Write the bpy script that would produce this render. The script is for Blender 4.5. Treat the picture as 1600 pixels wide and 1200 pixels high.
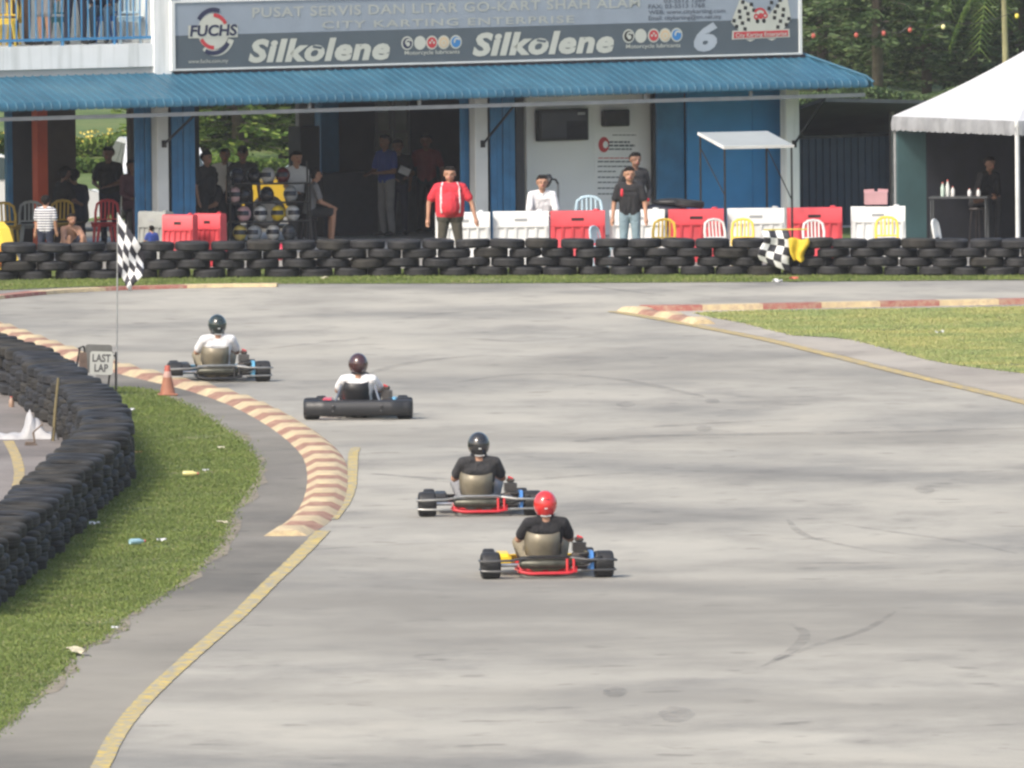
import bpy, bmesh, math, random
import numpy as np
from mathutils import Vector, Matrix
R = math.radians
random.seed(7); rng = np.random.default_rng(11)
for o in list(bpy.data.objects): bpy.data.objects.remove(o)
scene = bpy.context.scene
COL = scene.collection

# ------------------------------------------------------------ camera, sky, sun, exposure
FPX = 22000.0; PITCH = 0.04943; CAM_H = 9.408; ROLL = 0.010       # focal length in photo pixels (1600 wide)
cam_d = bpy.data.cameras.new('camera'); cam = bpy.data.objects.new('camera', cam_d); COL.objects.link(cam)
cam_d.sensor_width = 36; cam_d.lens = FPX/1600*36; cam_d.clip_end = 2000; cam_d.clip_start = 0.5
CR = Matrix.Rotation(math.pi/2-PITCH, 4, 'X') @ Matrix.Rotation(-ROLL, 4, 'Z')
cam.matrix_world = Matrix.Translation((0, 0, CAM_H)) @ CR
scene.camera = cam
SUN_TO = Vector((-0.58, -0.66, 0.80)).normalized()
w = bpy.data.worlds.new('World'); scene.world = w; w.use_nodes = True
nt = w.node_tree; bg = nt.nodes['Background']
sky = nt.nodes.new('ShaderNodeTexSky'); sky.sky_type = 'NISHITA'; sky.sun_disc = False
sky.sun_elevation = math.asin(SUN_TO.z); sky.sun_rotation = math.atan2(SUN_TO.x, SUN_TO.y)
sky.air_density = 1.2; sky.dust_density = 4.0; sky.ozone_density = 0.8
nt.links.new(sky.outputs[0], bg.inputs[0]); bg.inputs[1].default_value = 0.15
sl = bpy.data.lights.new('sun', 'SUN'); sl.energy = 2.1; sl.angle = R(9.0); sl.color = (1, .945, .86)
so = bpy.data.objects.new('sun', sl); COL.objects.link(so)
so.rotation_euler = SUN_TO.to_track_quat('Z', 'Y').to_euler(); so.location = (-30, -10, 30)
scene.view_settings.view_transform = 'Standard'; scene.view_settings.look = 'None'
scene.view_settings.exposure = 0.60; scene.view_settings.gamma = 1.0
scene.render.engine = 'CYCLES'
scene.render.resolution_x = 1024; scene.render.resolution_y = 768
scene.cycles.max_bounces = 6; scene.cycles.filter_width = 2.6

# ------------------------------------------------------------ pixel -> place
C3 = CR.to_3x3(); CO = Vector((0, 0, CAM_H))
def ray(px, py): return C3 @ Vector((px-800, 600-py, -FPX))
def G(px, py, z=0.0):                      # where a pixel meets the level z
    d = ray(px, py); t = (z-CAM_H)/d.z; return CO + d*t
def depth(D):                              # rows were first read with a shorter lens: turn that reading into metres with this one
    return G(800, 600-6000*math.tan(R(10.4)-math.atan(9.31/D))).y
def atD(px, D, z=0.0): return at_m(px, depth(D), z)
def at_m(px, D, z=0.0):                    # point in pixel column px at distance D and height z
    lo, hi = -400.0, 3000.0
    for _ in range(50):
        m = (lo+hi)/2
        d = ray(px, m); t = D/d.y; zz = CAM_H+d.z*t
        if zz > z: lo = m
        else: hi = m
    d = ray(px, m); return Vector((d.x*D/d.y, D, z))

# ------------------------------------------------------------ mesh builder
class MB:
    def __init__(s): s.v = []; s.f = []; s.m = []; s.cur = 0
    def add(s, vs, fs, M=None):
        o = len(s.v)
        s.v += [tuple(M @ Vector(p)) for p in vs] if M is not None else [tuple(p) for p in vs]
        s.f += [tuple(i+o for i in f) for f in fs]; s.m += [s.cur]*len(fs); return s
    def box(s, c, d, M=None):
        x, y, z = d[0]/2, d[1]/2, d[2]/2
        vs = [(c[0]+a*x, c[1]+b*y, c[2]+e*z) for e in (-1, 1) for b in (-1, 1) for a in (-1, 1)]
        return s.add(vs, [(0,2,3,1),(4,5,7,6),(0,1,5,4),(2,6,7,3),(0,4,6,2),(1,3,7,5)], M)
    def bbox(s, x0, x1, y0, y1, z0, z1, M=None): return s.box(((x0+x1)/2,(y0+y1)/2,(z0+z1)/2),(abs(x1-x0),abs(y1-y0),abs(z1-z0)),M)
    def cbox(s, c, d, b, M=None):          # box with chamfered edges
        x, y, z = d[0]/2, d[1]/2, d[2]/2; vs = []; b = min(b, x*.9, y*.9, z*.9)
        for e in (-1, 1):
            for k, (a, q) in enumerate(((-1,-1),(1,-1),(1,1),(-1,1))):
                vs += [(a*(x-b), q*y, e*(z-b)), (a*x, q*(y-b), e*(z-b)), (a*(x-b), q*(y-b), e*z)]
        bm = bmesh.new()
        for p in vs: bm.verts.new((p[0]+c[0], p[1]+c[1], p[2]+c[2]))
        bmesh.ops.convex_hull(bm, input=bm.verts)
        bm.verts.index_update()
        s.add([v.co for v in bm.verts], [[v.index for v in f.verts] for f in bm.faces], M); bm.free(); return s
    def tube(s, pts, r, n=8, M=None, cap=True):
        pts = [Vector(p) for p in pts]; vs = []; fs = []
        rr = r if isinstance(r, (list, tuple)) else [r]*len(pts)
        up = None
        for i, p in enumerate(pts):
            t = (pts[min(i+1, len(pts)-1)]-pts[max(i-1, 0)]).normalized()
            if up is None: up = t.orthogonal().normalized()
            up = (up - t*up.dot(t)).normalized(); b = t.cross(up)
            for k in range(n):
                a = 2*math.pi*k/n; vs.append(p+(up*math.cos(a)+b*math.sin(a))*rr[i])
        for i in range(len(pts)-1):
            for k in range(n):
                k2 = (k+1) % n; fs.append((i*n+k, i*n+k2, (i+1)*n+k2, (i+1)*n+k))
        if cap: fs += [tuple(range(n-1, -1, -1)), tuple((len(pts)-1)*n+k for k in range(n))]
        return s.add(vs, fs, M)
    def lathe(s, prof, n=16, M=None, closed=False):   # prof: (r,z) about Z
        vs = []; fs = []; m = len(prof)
        for (r, z) in prof:
            for k in range(n):
                a = 2*math.pi*k/n; vs.append((r*math.cos(a), r*math.sin(a), z))
        for i in range(m if closed else m-1):
            j = (i+1) % m
            for k in range(n):
                k2 = (k+1) % n; fs.append((i*n+k, i*n+k2, j*n+k2, j*n+k))
        if not closed:
            if prof[0][0] > 1e-4: fs.append(tuple(range(n-1, -1, -1)))
            if prof[-1][0] > 1e-4: fs.append(tuple((m-1)*n+k for k in range(n)))
        return s.add(vs, fs, M)
    def sphere(s, c, r, n=12, m=8, M=None):
        r = r if isinstance(r, (tuple, list)) else (r, r, r)
        vs = [(c[0], c[1], c[2]-r[2])]; fs = []
        for i in range(1, m):
            t = math.pi*i/m-math.pi/2
            for k in range(n):
                a = 2*math.pi*k/n; vs.append((c[0]+r[0]*math.cos(t)*math.cos(a), c[1]+r[1]*math.cos(t)*math.sin(a), c[2]+r[2]*math.sin(t)))
        vs.append((c[0], c[1], c[2]+r[2])); L = len(vs)-1
        for k in range(n):
            k2 = (k+1) % n; fs.append((0, 1+k2, 1+k)); fs.append((L, L-n+k, L-n+k2))
            for i in range(m-2): fs.append((1+i*n+k, 1+i*n+k2, 1+(i+1)*n+k2, 1+(i+1)*n+k))
        return s.add(vs, fs, M)
    def prism(s, poly, z0, z1, M=None):    # poly in xy, extruded in z
        n = len(poly); vs = [(p[0], p[1], z0) for p in poly]+[(p[0], p[1], z1) for p in poly]
        fs = [tuple(range(n-1, -1, -1)), tuple(range(n, 2*n))]+[(i, (i+1) % n, n+(i+1) % n, n+i) for i in range(n)]
        return s.add(vs, fs, M)
    def sheet(s, poly, z=0): return s.add([(p[0], p[1], z) for p in poly], [tuple(range(len(poly)))])
    def mesh(s, name, mats, smooth=False):
        me = bpy.data.meshes.new(name); me.from_pydata(s.v, [], s.f)
        for m in (mats if isinstance(mats, (list, tuple)) else [mats]): me.materials.append(m)
        if any(s.m): me.polygons.foreach_set('material_index', s.m)
        me.update()
        if smooth:
            me.polygons.foreach_set('use_smooth', [True]*len(me.polygons))
            if smooth != 'all': me.set_sharp_from_angle(angle=R(40))
        return me
    def build(s, name, mats, parent=None, smooth=False): return link(name, s.mesh(name, mats, smooth), parent)
def link(name, me, parent=None):
    o = bpy.data.objects.new(name, me); COL.objects.link(o)
    if parent is not None: o.parent = parent
    return o
def empty(name, loc=(0,0,0), rz=0.0, sc=1.0):
    o = bpy.data.objects.new(name, None); COL.objects.link(o); o.location = loc; o.rotation_euler = (0,0,rz); o.scale = (sc,sc,sc)
    o.empty_display_size = .1; return o
def tag(o, label=None, cat=None, group=None, kind=None):
    if label: o['label'] = label
    if cat: o['category'] = cat
    if group: o['group'] = group
    if kind: o['kind'] = kind
    return o
def copy_tree(o, parent=None):
    c = o.copy(); COL.objects.link(c); c.parent = parent
    for ch in list(o.children): copy_tree(ch, c)
    return c
def TR(x=0, y=0, z=0): return Matrix.Translation((x, y, z))
def RX(a): return Matrix.Rotation(a, 4, 'X')
def RY(a): return Matrix.Rotation(a, 4, 'Y')
def RZ(a): return Matrix.Rotation(a, 4, 'Z')

# ------------------------------------------------------------ materials
MATS = {}
def mat(name, col, rough=.6, metal=0.0, var=.15, scale=8.0, bump=0.0, col2=None, spec=None, coat=0.0):
    if name in MATS: return MATS[name]
    m = bpy.data.materials.new(name); m.use_nodes = True; n = m.node_tree; b = n.nodes['Principled BSDF']
    b.inputs['Roughness'].default_value = rough; b.inputs['Metallic'].default_value = metal
    if spec is not None: b.inputs['Specular IOR Level'].default_value = spec
    if coat: b.inputs['Coat Weight'].default_value = coat; b.inputs['Coat Roughness'].default_value = .15
    tc = n.nodes.new('ShaderNodeTexCoord'); no = n.nodes.new('ShaderNodeTexNoise'); no.inputs['Scale'].default_value = scale; no.inputs['Detail'].default_value = 4
    n.links.new(tc.outputs['Object'], no.inputs['Vector'])
    rp = n.nodes.new('ShaderNodeValToRGB'); rp.color_ramp.elements[0].position = .3; rp.color_ramp.elements[1].position = .7
    lo = [max(0, c*(1-var)) for c in col]; hi = [min(1, c*(1+var)) for c in (col2 or col)]
    rp.color_ramp.elements[0].color = (*lo, 1); rp.color_ramp.elements[1].color = (*hi, 1)
    n.links.new(no.outputs['Fac'], rp.inputs['Fac']); n.links.new(rp.outputs['Color'], b.inputs['Base Color'])
    if bump:
        bn = n.nodes.new('ShaderNodeBump'); bn.inputs['Strength'].default_value = bump; bn.inputs['Distance'].default_value = .02
        n2 = n.nodes.new('ShaderNodeTexNoise'); n2.inputs['Scale'].default_value = scale*6; n.links.new(tc.outputs['Object'], n2.inputs['Vector'])
        n.links.new(n2.outputs['Fac'], bn.inputs['Height']); n.links.new(bn.outputs['Normal'], b.inputs['Normal'])
    MATS[name] = m; return m
def nodes_of(m): return m.node_tree, m.node_tree.nodes, m.node_tree.links, m.node_tree.nodes['Principled BSDF']
def ramp(n, stops):
    r = n.new('ShaderNodeValToRGB'); e = r.color_ramp.elements
    while len(e) < len(stops): e.new(.5)
    for k, (p, c) in enumerate(stops): e[k].position = p; e[k].color = (*c, 1) if len(c) == 3 else c
    return r
def noise(n, l, vec, scale, detail=5, rough=.55, dist=0.0):
    t = n.new('ShaderNodeTexNoise'); t.inputs['Scale'].default_value = scale; t.inputs['Detail'].default_value = detail
    t.inputs['Roughness'].default_value = rough; t.inputs['Distortion'].default_value = dist; l.new(vec, t.inputs['Vector']); return t.outputs['Fac']
def mapping(n, l, sc=(1,1,1), rot=(0,0,0)):
    tc = n.new('ShaderNodeTexCoord'); mp = n.new('ShaderNodeMapping'); mp.inputs['Scale'].default_value = sc; mp.inputs['Rotation'].default_value = rot
    l.new(tc.outputs['Object'], mp.inputs['Vector']); return mp.outputs['Vector']
def mixc(n, l, fac, a, b, mode='MIX'):
    x = n.new('ShaderNodeMix'); x.data_type = 'RGBA'; x.blend_type = mode
    for sock, val in ((x.inputs[0], fac), (x.inputs[6], a), (x.inputs[7], b)):
        if hasattr(val, 'is_output'): l.new(val, sock)
        elif isinstance(val, (int, float)): sock.default_value = val
        else: sock.default_value = (*val, 1)
    return x.outputs[2]
def mnode(n, l, op, a, b=0.5):
    x = n.new('ShaderNodeMath'); x.operation = op
    for k, val in enumerate((a, b)):
        if hasattr(val, 'is_output'): l.new(val, x.inputs[k])
        else: x.inputs[k].default_value = val
    return x.outputs[0]
def bump_to(n, l, b, h, st=.3, dist=.01):
    bn = n.new('ShaderNodeBump'); bn.inputs['Strength'].default_value = st; bn.inputs['Distance'].default_value = dist
    l.new(h, bn.inputs['Height']); l.new(bn.outputs['Normal'], b.inputs['Normal'])

def asphalt(name, base, dark, light, patch=.7, bands=None):
    m = bpy.data.materials.new(name); m.use_nodes = True; t, n, l, b = nodes_of(m)
    v = mapping(n, l); vs = mapping(n, l, (.30, .16, 1), (0, 0, R(-14))); vs2 = mapping(n, l, (.9, .45, 1), (0, 0, R(20)))
    big = ramp(n, [(.36, dark), (.52, base), (.70, light)]); l.new(noise(n, l, v, .16, 6, .6, .4), big.inputs['Fac'])
    st = ramp(n, [(.33, (.74,.74,.75)), (.5, (.96,.96,.96)), (.7, (1.06,1.05,1.03))]); l.new(noise(n, l, vs, 1.0, 6, .62), st.inputs['Fac'])
    st2 = ramp(n, [(.34, (.84,.84,.85)), (.5, (1,1,1))]); l.new(noise(n, l, vs2, 1.0, 5, .65), st2.inputs['Fac'])
    fine = ramp(n, [(.3, (.86,.86,.86)), (.7, (1.1,1.1,1.1))]); l.new(noise(n, l, v, 60, 3), fine.inputs['Fac'])
    sp = ramp(n, [(.30, (.6,.6,.6)), (.37, (1,1,1))]); l.new(noise(n, l, v, 1.7, 3, .5), sp.inputs['Fac'])
    c = mixc(n, l, 1.0, big.outputs[0], st.outputs[0], 'MULTIPLY'); c = mixc(n, l, 1.0, c, st2.outputs[0], 'MULTIPLY')
    c = mixc(n, l, 1.0, c, fine.outputs[0], 'MULTIPLY'); c = mixc(n, l, patch, c, sp.outputs[0], 'MULTIPLY')
    for (D_, half, k_, bc) in [(*q, (.215,.203,.178))[:4] for q in (bands or [])]:          # rubbered racing line bands across the surface
        sx_ = n.new('ShaderNodeSeparateXYZ'); l.new(v, sx_.inputs[0])
        yy = mnode(n, l, 'ADD', mnode(n, l, 'SUBTRACT', sx_.outputs[1], D_), mnode(n, l, 'MULTIPLY', sx_.outputs[0], .35))
        yy = mnode(n, l, 'ADD', yy, mnode(n, l, 'MULTIPLY', mnode(n, l, 'SUBTRACT', noise(n, l, v, .25, 4, .6), .5), half*2.2))
        f_ = mnode(n, l, 'SUBTRACT', 1.0, mnode(n, l, 'DIVIDE', mnode(n, l, 'ABSOLUTE', yy, 0), half)); f_ = mnode(n, l, 'MULTIPLY', mnode(n, l, 'MAXIMUM', f_, 0.0), k_)
        c = mixc(n, l, f_, c, bc)
    l.new(c, b.inputs['Base Color']); b.inputs['Roughness'].default_value = .88; b.inputs['Specular IOR Level'].default_value = .25
    bump_to(n, l, b, noise(n, l, v, 90, 3), .35, .006); return m
def worn_paint(name, paint, under, lo=.42, hi=.56, sc=7.0):
    m = bpy.data.materials.new(name); m.use_nodes = True; t, n, l, b = nodes_of(m); v = mapping(n, l)
    f = ramp(n, [(lo, (1,1,1)), (hi, (0,0,0))]); l.new(noise(n, l, v, sc, 8, .72), f.inputs['Fac'])
    tone = ramp(n, [(.3, tuple(c*.78 for c in paint)), (.7, tuple(min(1, c*1.12) for c in paint))]); l.new(noise(n, l, v, 2.2, 4), tone.inputs['Fac'])
    l.new(mixc(n, l, f.outputs[0], tone.outputs[0], under), b.inputs['Base Color']); b.inputs['Roughness'].default_value = .75
    bump_to(n, l, b, noise(n, l, v, 50, 3), .3, .005); return m
def island_mat(name, stops, rough=.6, trans=.0, patch=None):
    m = bpy.data.materials.new(name); m.use_nodes = True; t, n, l, b = nodes_of(m)
    g = n.new('ShaderNodeNewGeometry'); r = ramp(n, stops); l.new(g.outputs['Random Per Island'], r.inputs['Fac']); c = r.outputs[0]
    if patch:
        v = mapping(n, l); p = ramp(n, [(.38, patch[0]), (.62, patch[1])]); l.new(noise(n, l, v, patch[2], 5), p.inputs['Fac'])
        c = mixc(n, l, 1.0, c, p.outputs[0], 'MULTIPLY')
    l.new(c, b.inputs['Base Color']); b.inputs['Roughness'].default_value = rough; b.inputs['Specular IOR Level'].default_value = .25
    if trans:
        tr = n.new('ShaderNodeBsdfTranslucent'); l.new(c, tr.inputs[0]); mx = n.new('ShaderNodeMixShader'); mx.inputs[0].default_value = trans
        l.new(b.outputs[0], mx.inputs[1]); l.new(tr.outputs[0], mx.inputs[2]); l.new(mx.outputs[0], n['Material Output'].inputs[0])
    return m

M_TRACK = asphalt('track_asphalt', (.385,.366,.318), (.27,.261,.236), (.45,.428,.37), bands=[(G(800, 960).y, 8, .85), (G(800, 680).y, 2.5, .55), (G(800, 1090).y, 2.5, .5), (G(800, 570).y, 6, .4), (G(800, 880).y, 2, .35)])
M_SHOULDER = asphalt('shoulder_asphalt', (.215,.20,.172), (.14,.133,.118), (.29,.27,.235), bands=[(G(800, 1090).y, 16, .6, (.32,.298,.25))])
M_PIT = asphalt('pit_asphalt', (.24,.215,.20), (.16,.15,.14), (.30,.275,.255))
M_SAND = asphalt('sandy_shoulder', (.40,.365,.315), (.30,.275,.24), (.45,.42,.37))
M_LINE = worn_paint('yellow_line_paint', (.55,.41,.11), (.30,.28,.23), .47, .53, 8)
M_LINE2 = worn_paint('faded_line_paint', (.52,.38,.12), (.28,.25,.20), .40, .58, 6)
M_KY = worn_paint('kerb_yellow', (.62,.50,.29), (.44,.34,.23), .38, .58, 9)
M_KR = worn_paint('kerb_red', (.29,.145,.095), (.44,.28,.20), .34, .56, 8)
M_KR2 = worn_paint('kerb_red_flat', (.33,.11,.09), (.38,.25,.18), .36, .56, 8)
M_TYRE = mat('old_tyre_rubber', (.012,.013,.015), .66, 0, .4, 3, .2, col2=(.022,.022,.024), spec=.35)
M_TYRE2 = mat('dusty_tyre_rubber', (.017,.017,.017), .8, 0, .4, 3, .3, col2=(.034,.032,.029), spec=.25)
M_SOIL = mat('soil', (.17,.135,.095), .95, 0, .3, 3, .4)
M_WHITE = mat('white_paint', (.74,.76,.75), .6, 0, .05, 2)
M_PLASTW = mat('white_plastic', (.66,.67,.66), .5, 0, .13, 3)
M_PLASTR = mat('red_plastic', (.56,.05,.065), .5, 0, .2, 3)
M_PLASTY = mat('yellow_plastic', (.80,.56,.07), .4, 0, .08, 5)
M_BLACK = mat('black_metal', (.02,.02,.022), .45, .3, .2, 10)
M_DARK = mat('dark_steel', (.05,.05,.052), .4, .7, .2, 10)
M_STEEL = mat('bare_steel', (.42,.42,.42), .3, .9, .12, 14)
# ------------------------------------------------------------ ground, track, paint
def sheet(name, pxs, z, m, kind='structure', label=None):
    b = MB(); pts = [G(*p) if len(p) == 2 else Vector(p) for p in pxs]; b.sheet(pts, z)
    o = b.build(name, m); me = o.data
    bm = bmesh.new(); bm.from_mesh(me); bmesh.ops.triangulate(bm, faces=bm.faces)
    for f in bm.faces:
        if f.normal.z < 0: f.normal_flip()
    bm.to_mesh(me); bm.free(); tag(o, label=label, kind=kind); return o
def smooth_path(pts, step=.12):
    pts = [Vector(p) for p in pts]; n = len(pts); out = []
    for i in range(n-1):
        p0, p1, p2, p3 = pts[max(i-1,0)], pts[i], pts[i+1], pts[min(i+2,n-1)]
        k = max(2, int((p2-p1).length/step))
        for j in range(k):
            t = j/k; out.append(.5*((2*p1)+(p2-p0)*t+(2*p0-5*p1+4*p2-p3)*t*t+(3*p1-p0-3*p2+p3)*t**3))
    out.append(pts[-1]); return out
def resample(path, step):
    out = [path[0].copy()]; acc = 0
    for a, b in zip(path, path[1:]):
        L = (b-a).length
        if L == 0: continue
        d = step-acc
        while d <= L: out.append(a+(b-a)*(d/L)); d += step
        acc = (acc+L) % step
    return out
def ribbon(name, path, width, z, m, wfun=None, jitter=0.0):
    b = MB(); vs = []; fs = []; k = len(path)
    for i, p in enumerate(path):
        t = (path[min(i+1,k-1)]-path[max(i-1,0)]); t.z = 0; t.normalize(); nrm = Vector((-t.y, t.x, 0)); ww = width*(wfun(i/(k-1)) if wfun else 1)/2
        ja, jb = random.uniform(-jitter, jitter), random.uniform(-jitter, jitter)
        vs += [tuple((p+nrm*(ww+ja)).xy)+(z,), tuple((p-nrm*(ww+jb)).xy)+(z,)]
    for i in range(k-1): fs.append((2*i+1, 2*i+3, 2*i+2, 2*i))
    b.add(vs, fs); o = b.build(name, m); tag(o, kind='structure'); return o

M_LAWN = bpy.data.materials.new('lawn'); M_LAWN.use_nodes = True
t, n, l, b = nodes_of(M_LAWN); v = mapping(n, l)
rp = ramp(n, [(.3, (.055,.10,.022)), (.5, (.10,.155,.035)), (.68, (.17,.19,.06))]); l.new(noise(n, l, v, .5, 8, .65), rp.inputs['Fac'])
l.new(rp.outputs[0], b.inputs['Base Color']); b.inputs['Roughness'].default_value = .9; bump_to(n, l, b, noise(n, l, v, 25, 5), .8, .05)
M_VERGE = bpy.data.materials.new('verge_ground'); M_VERGE.use_nodes = True
t, n, l, b = nodes_of(M_VERGE); v = mapping(n, l)
rp = ramp(n, [(.3, (.10,.12,.035)), (.5, (.13,.165,.045)), (.66, (.24,.19,.10))]); l.new(noise(n, l, v, .9, 8, .65), rp.inputs['Fac'])
l.new(rp.outputs[0], b.inputs['Base Color']); b.inputs['Roughness'].default_value = .95; bump_to(n, l, b, noise(n, l, v, 30, 5), .8, .03)

PHI = R(32.0); B0 = G(255, 400); B0.z = 0; BXV = Vector((math.cos(PHI), math.sin(PHI), 0)); BYV = Vector((-math.sin(PHI), math.cos(PHI), 0))
g = MB().sheet([(-800,-50),(800,-50),(800,1600),(-800,1600)], -.02).build('ground', M_LAWN); tag(g, kind='structure')
sheet('track', [(-900,1500),(2500,1500),(2500,436),(1600,438),(800,438),(0,441),(-900,450)], 0, M_TRACK)
sheet('paddock_ground', [(-900,446),(0,438),(1600,434),(2500,432),(2500,372),(-900,392)], -.004, mat('paddock_earth', (.27,.255,.23), .95, 0, .2, 1.5, .4))
cp = [B0+BXV*x+BYV*y for x, y in ((-20,6.6),(12,6.6),(12,14.5),(-20,14.5))]; carpark = sheet('car_park', [(p.x,p.y,0) for p in cp], -.012, M_SHOULDER)

VERGE = [(205,606),(238,612),(300,638),(345,668),(380,692),(402,722),(402,745),(385,772),(362,800),(345,850),(300,896),(255,930),(200,962),(160,1000),(120,1018),(96,1052),(60,1085),(20,1125),(-60,1190),(-260,1290),(-420,1100),(-60,905),(40,868),(120,800),(165,735),(150,640),(170,606)]
SHOULDER = [(-300,1420),(148,1215),(188,1138),(238,1078),(308,1013),(368,962),(418,912),(458,872),(492,838),(520,800),(536,770),(540,735),(522,705),(492,682),(440,652),(385,626),(320,604),(262,590),(190,574),(150,585),(150,700),(-260,1150)]
sheet('track_shoulder', SHOULDER, .004, M_SHOULDER)
sheet('grass_verge', VERGE, .012, M_VERGE)
fringe = []
for a, c in zip(VERGE[1:19], VERGE[2:20]):
    for q in range(4): u = q/4; fringe.append((a[0]+(c[0]-a[0])*u+random.uniform(0, 26), a[1]+(c[1]-a[1])*u+random.uniform(-2, 6)))
sheet('bare_edge', fringe+[(-260,1250),(-200,1000),(150,760),(190,640)], .008, mat('dry_edge_soil', (.215,.185,.14), .95, 0, .35, 4, .4))
# pit lane on the other side of the tyre wall
PIT = [(-500,560),(-60,530),(60,560),(100,590),(125,625),(125,680),(95,735),(40,800),(-40,880),(-500,1000)]
sheet('pit_lane', PIT, .008, M_PIT)
INF = [(1085,490),(1120,498),(1165,506),(1195,514),(1240,525),(1300,528),(1335,532),(1400,549),(1450,563),(1500,572),(1600,584),(1750,596),(1900,600),(1900,478),(1600,480),(1340,484),(1200,486)]
sheet('infield_shoulder', [(962,484),(1100,482),(1340,480),(1600,474),(1900,466),(1900,695),(1600,624),(1500,600),(1400,576),(1300,552),(1200,528),(1100,509)], .004, M_SAND)
sheet('infield_grass_ground', INF, .010, M_VERGE)
STRIP = [(-200,463),(0,454),(120,449),(250,446),(400,444),(800,443),(1200,441),(1800,436),(1800,418),(800,420),(0,424),(-200,426)]
sheet('far_verge', STRIP, .008, M_VERGE)

def gp(pxs, step=.12): return smooth_path([G(*p) for p in pxs], step)
ribbon('edge_line', gp([(556,700),(552,712),(551,735),(549,760),(540,785),(520,812)]), .12, .008, M_LINE, jitter=.006)
ribbon('edge_line', gp([(505,830),(488,848),(460,876),(420,914),(370,964),(310,1016),(240,1080),(190,1138),(152,1210),(120,1290)]), .17, .009, M_LINE, jitter=.006)
ribbon('edge_line', gp([(958,487),(1030,499),(1100,512),(1200,532),(1300,556),(1400,581),(1500,605),(1600,629),(1800,680)]), .22, .009, M_LINE2, jitter=.006)
ribbon('pit_line', gp([(13,690),(25,715),(30,740),(26,765),(10,800)]), .13, .012, M_LINE2, jitter=.006)
# tyre marks and old joints on the asphalt
M_SKID = bpy.data.materials.new('tyre_mark'); M_SKID.use_nodes = True
t, n, l, b = nodes_of(M_SKID); v = mapping(n, l, (1,1,1)); b.inputs['Base Color'].default_value = (.10,.10,.10,1); b.inputs['Roughness'].default_value = .8
tr = n.new('ShaderNodeBsdfTransparent'); mx = n.new('ShaderNodeMixShader'); rp = ramp(n, [(.38,(.0,.0,.0)),(.70,(.32,.32,.32))]); l.new(noise(n, l, v, 1.6, 6, .7), rp.inputs['Fac'])
l.new(rp.outputs[0], mx.inputs[0]); l.new(tr.outputs[0], mx.inputs[1]); l.new(b.outputs[0], mx.inputs[2]); l.new(mx.outputs[0], n['Material Output'].inputs[0])
MARKS = [([(1230,812),(1255,835),(1300,848),(1360,860),(1440,870)], .05), ([(1290,815),(1400,832),(1500,846),(1590,865)], .05), ([(1195,1040),(1235,1018),(1255,1000),(1255,985),(1235,975)], .06),
 ([(1190,1042),(1270,1010),(1350,985),(1400,955)], .05), ([(900,690),(1000,682),(1150,679),(1350,676),(1620,668)], .30), ([(960,672),(1100,662),(1250,655)], .12),
 ([(900,444),(960,452),(1040,462)], .07), ([(1080,445),(1160,452)], .05), ([(580,740),(760,752),(930,742),(1010,738)], .14), ([(1230,880),(1350,880),(1440,878)], .12),
 ([(480,860),(640,850),(780,846)], .10), ([(420,545),(560,530),(700,528),(820,535)], .10), ([(560,588),(650,566),(760,556),(900,560)], .10), ([(640,495),(760,485),(880,488)], .10), ([(700,600),(820,585),(960,592),(1100,620)], .09)]
for k, (pp, ww) in enumerate(MARKS): ribbon('tyre_mark', gp(pp, .5), ww*2.2, .0012+.00018*k, M_SKID, wfun=lambda u: .25+.75*math.sin(math.pi*min(1, max(0, u)))**.6, jitter=.008)
for k, (cx, cy, rr) in enumerate([(978,633,.13),(1113,628,.11),(1100,671,.12),(1444,767,.13),(1057,1118,.17),(960,1083,.12)]):   # round oil stains
    c = G(cx, cy); o = MB().sheet([(c.x+rr*math.cos(a)*random.uniform(.8,1.1), c.y+rr*6*math.sin(a)*random.uniform(.8,1.1)) for a in np.linspace(0, 2*math.pi, 17)[:-1]], .0105+.0003*k).build('oil_stain', M_SKID); tag(o, kind='structure')

# ------------------------------------------------------------ kerbs
def kerb_lumps(name, pxs, pitch, width, h, w_end=None, short=False):
    path = resample(gp(pxs, .03), pitch/8); root = empty(name); tag(root, kind='structure'); k = 0
    i0 = 0
    while True:
        nsub = 8
        if i0+nsub >= len(path): break
        b = MB(); vs = []; fs = []; prof = 5
        for i in range(nsub+1):
            p = path[i0+i]; q0 = path[max(i0+i-3,0)]; q1 = path[min(i0+i+3,len(path)-1)]; t = q1-q0; t.z = 0; t.normalize(); nr = Vector((-t.y, t.x, 0))
            u = i/nsub; hh = h*(.72+.28*math.sin(math.pi*u)**.7 if k % 2 == 0 else .72-.14*math.sin(math.pi*u)**.8)
            for j in range(prof):
                s = j/(prof-1)*2-1; fr_ = (i0+i)/len(path); q = p+nr*(s*(width+((w_end or width)-width)*max(0, fr_-.35)/.65)/2); vs.append((q.x, q.y, .002 if abs(s) == 1 else .002+hh*(1-s**6*.3)))
        for i in range(nsub):
            for j in range(prof-1): a = i*prof+j; fs.append((a, a+prof, a+prof+1, a+1))
        fs += [tuple(range(prof)), tuple(reversed(range(nsub*prof, (nsub+1)*prof)))]
        b.add(vs, fs); b.build('kerb_block', M_KY if k % 2 == 0 else M_KR, root, True); k += 1; i0 += nsub
    return root
kerb_lumps('kerb_inside', [(446,838),(478,818),(500,795),(510,770),(512,742),(505,716),(486,694),(458,672),(422,650),(382,631),(340,616),(298,604),(255,594),(205,582),(150,566),(100,550),(52,533),(0,514),(-60,494)], .92, .50, .085, None, True)
kerb_lumps('kerb_apex', [(1100,507),(1068,500),(1035,494),(1003,489),(975,486)], .95, .36, .09)
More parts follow.
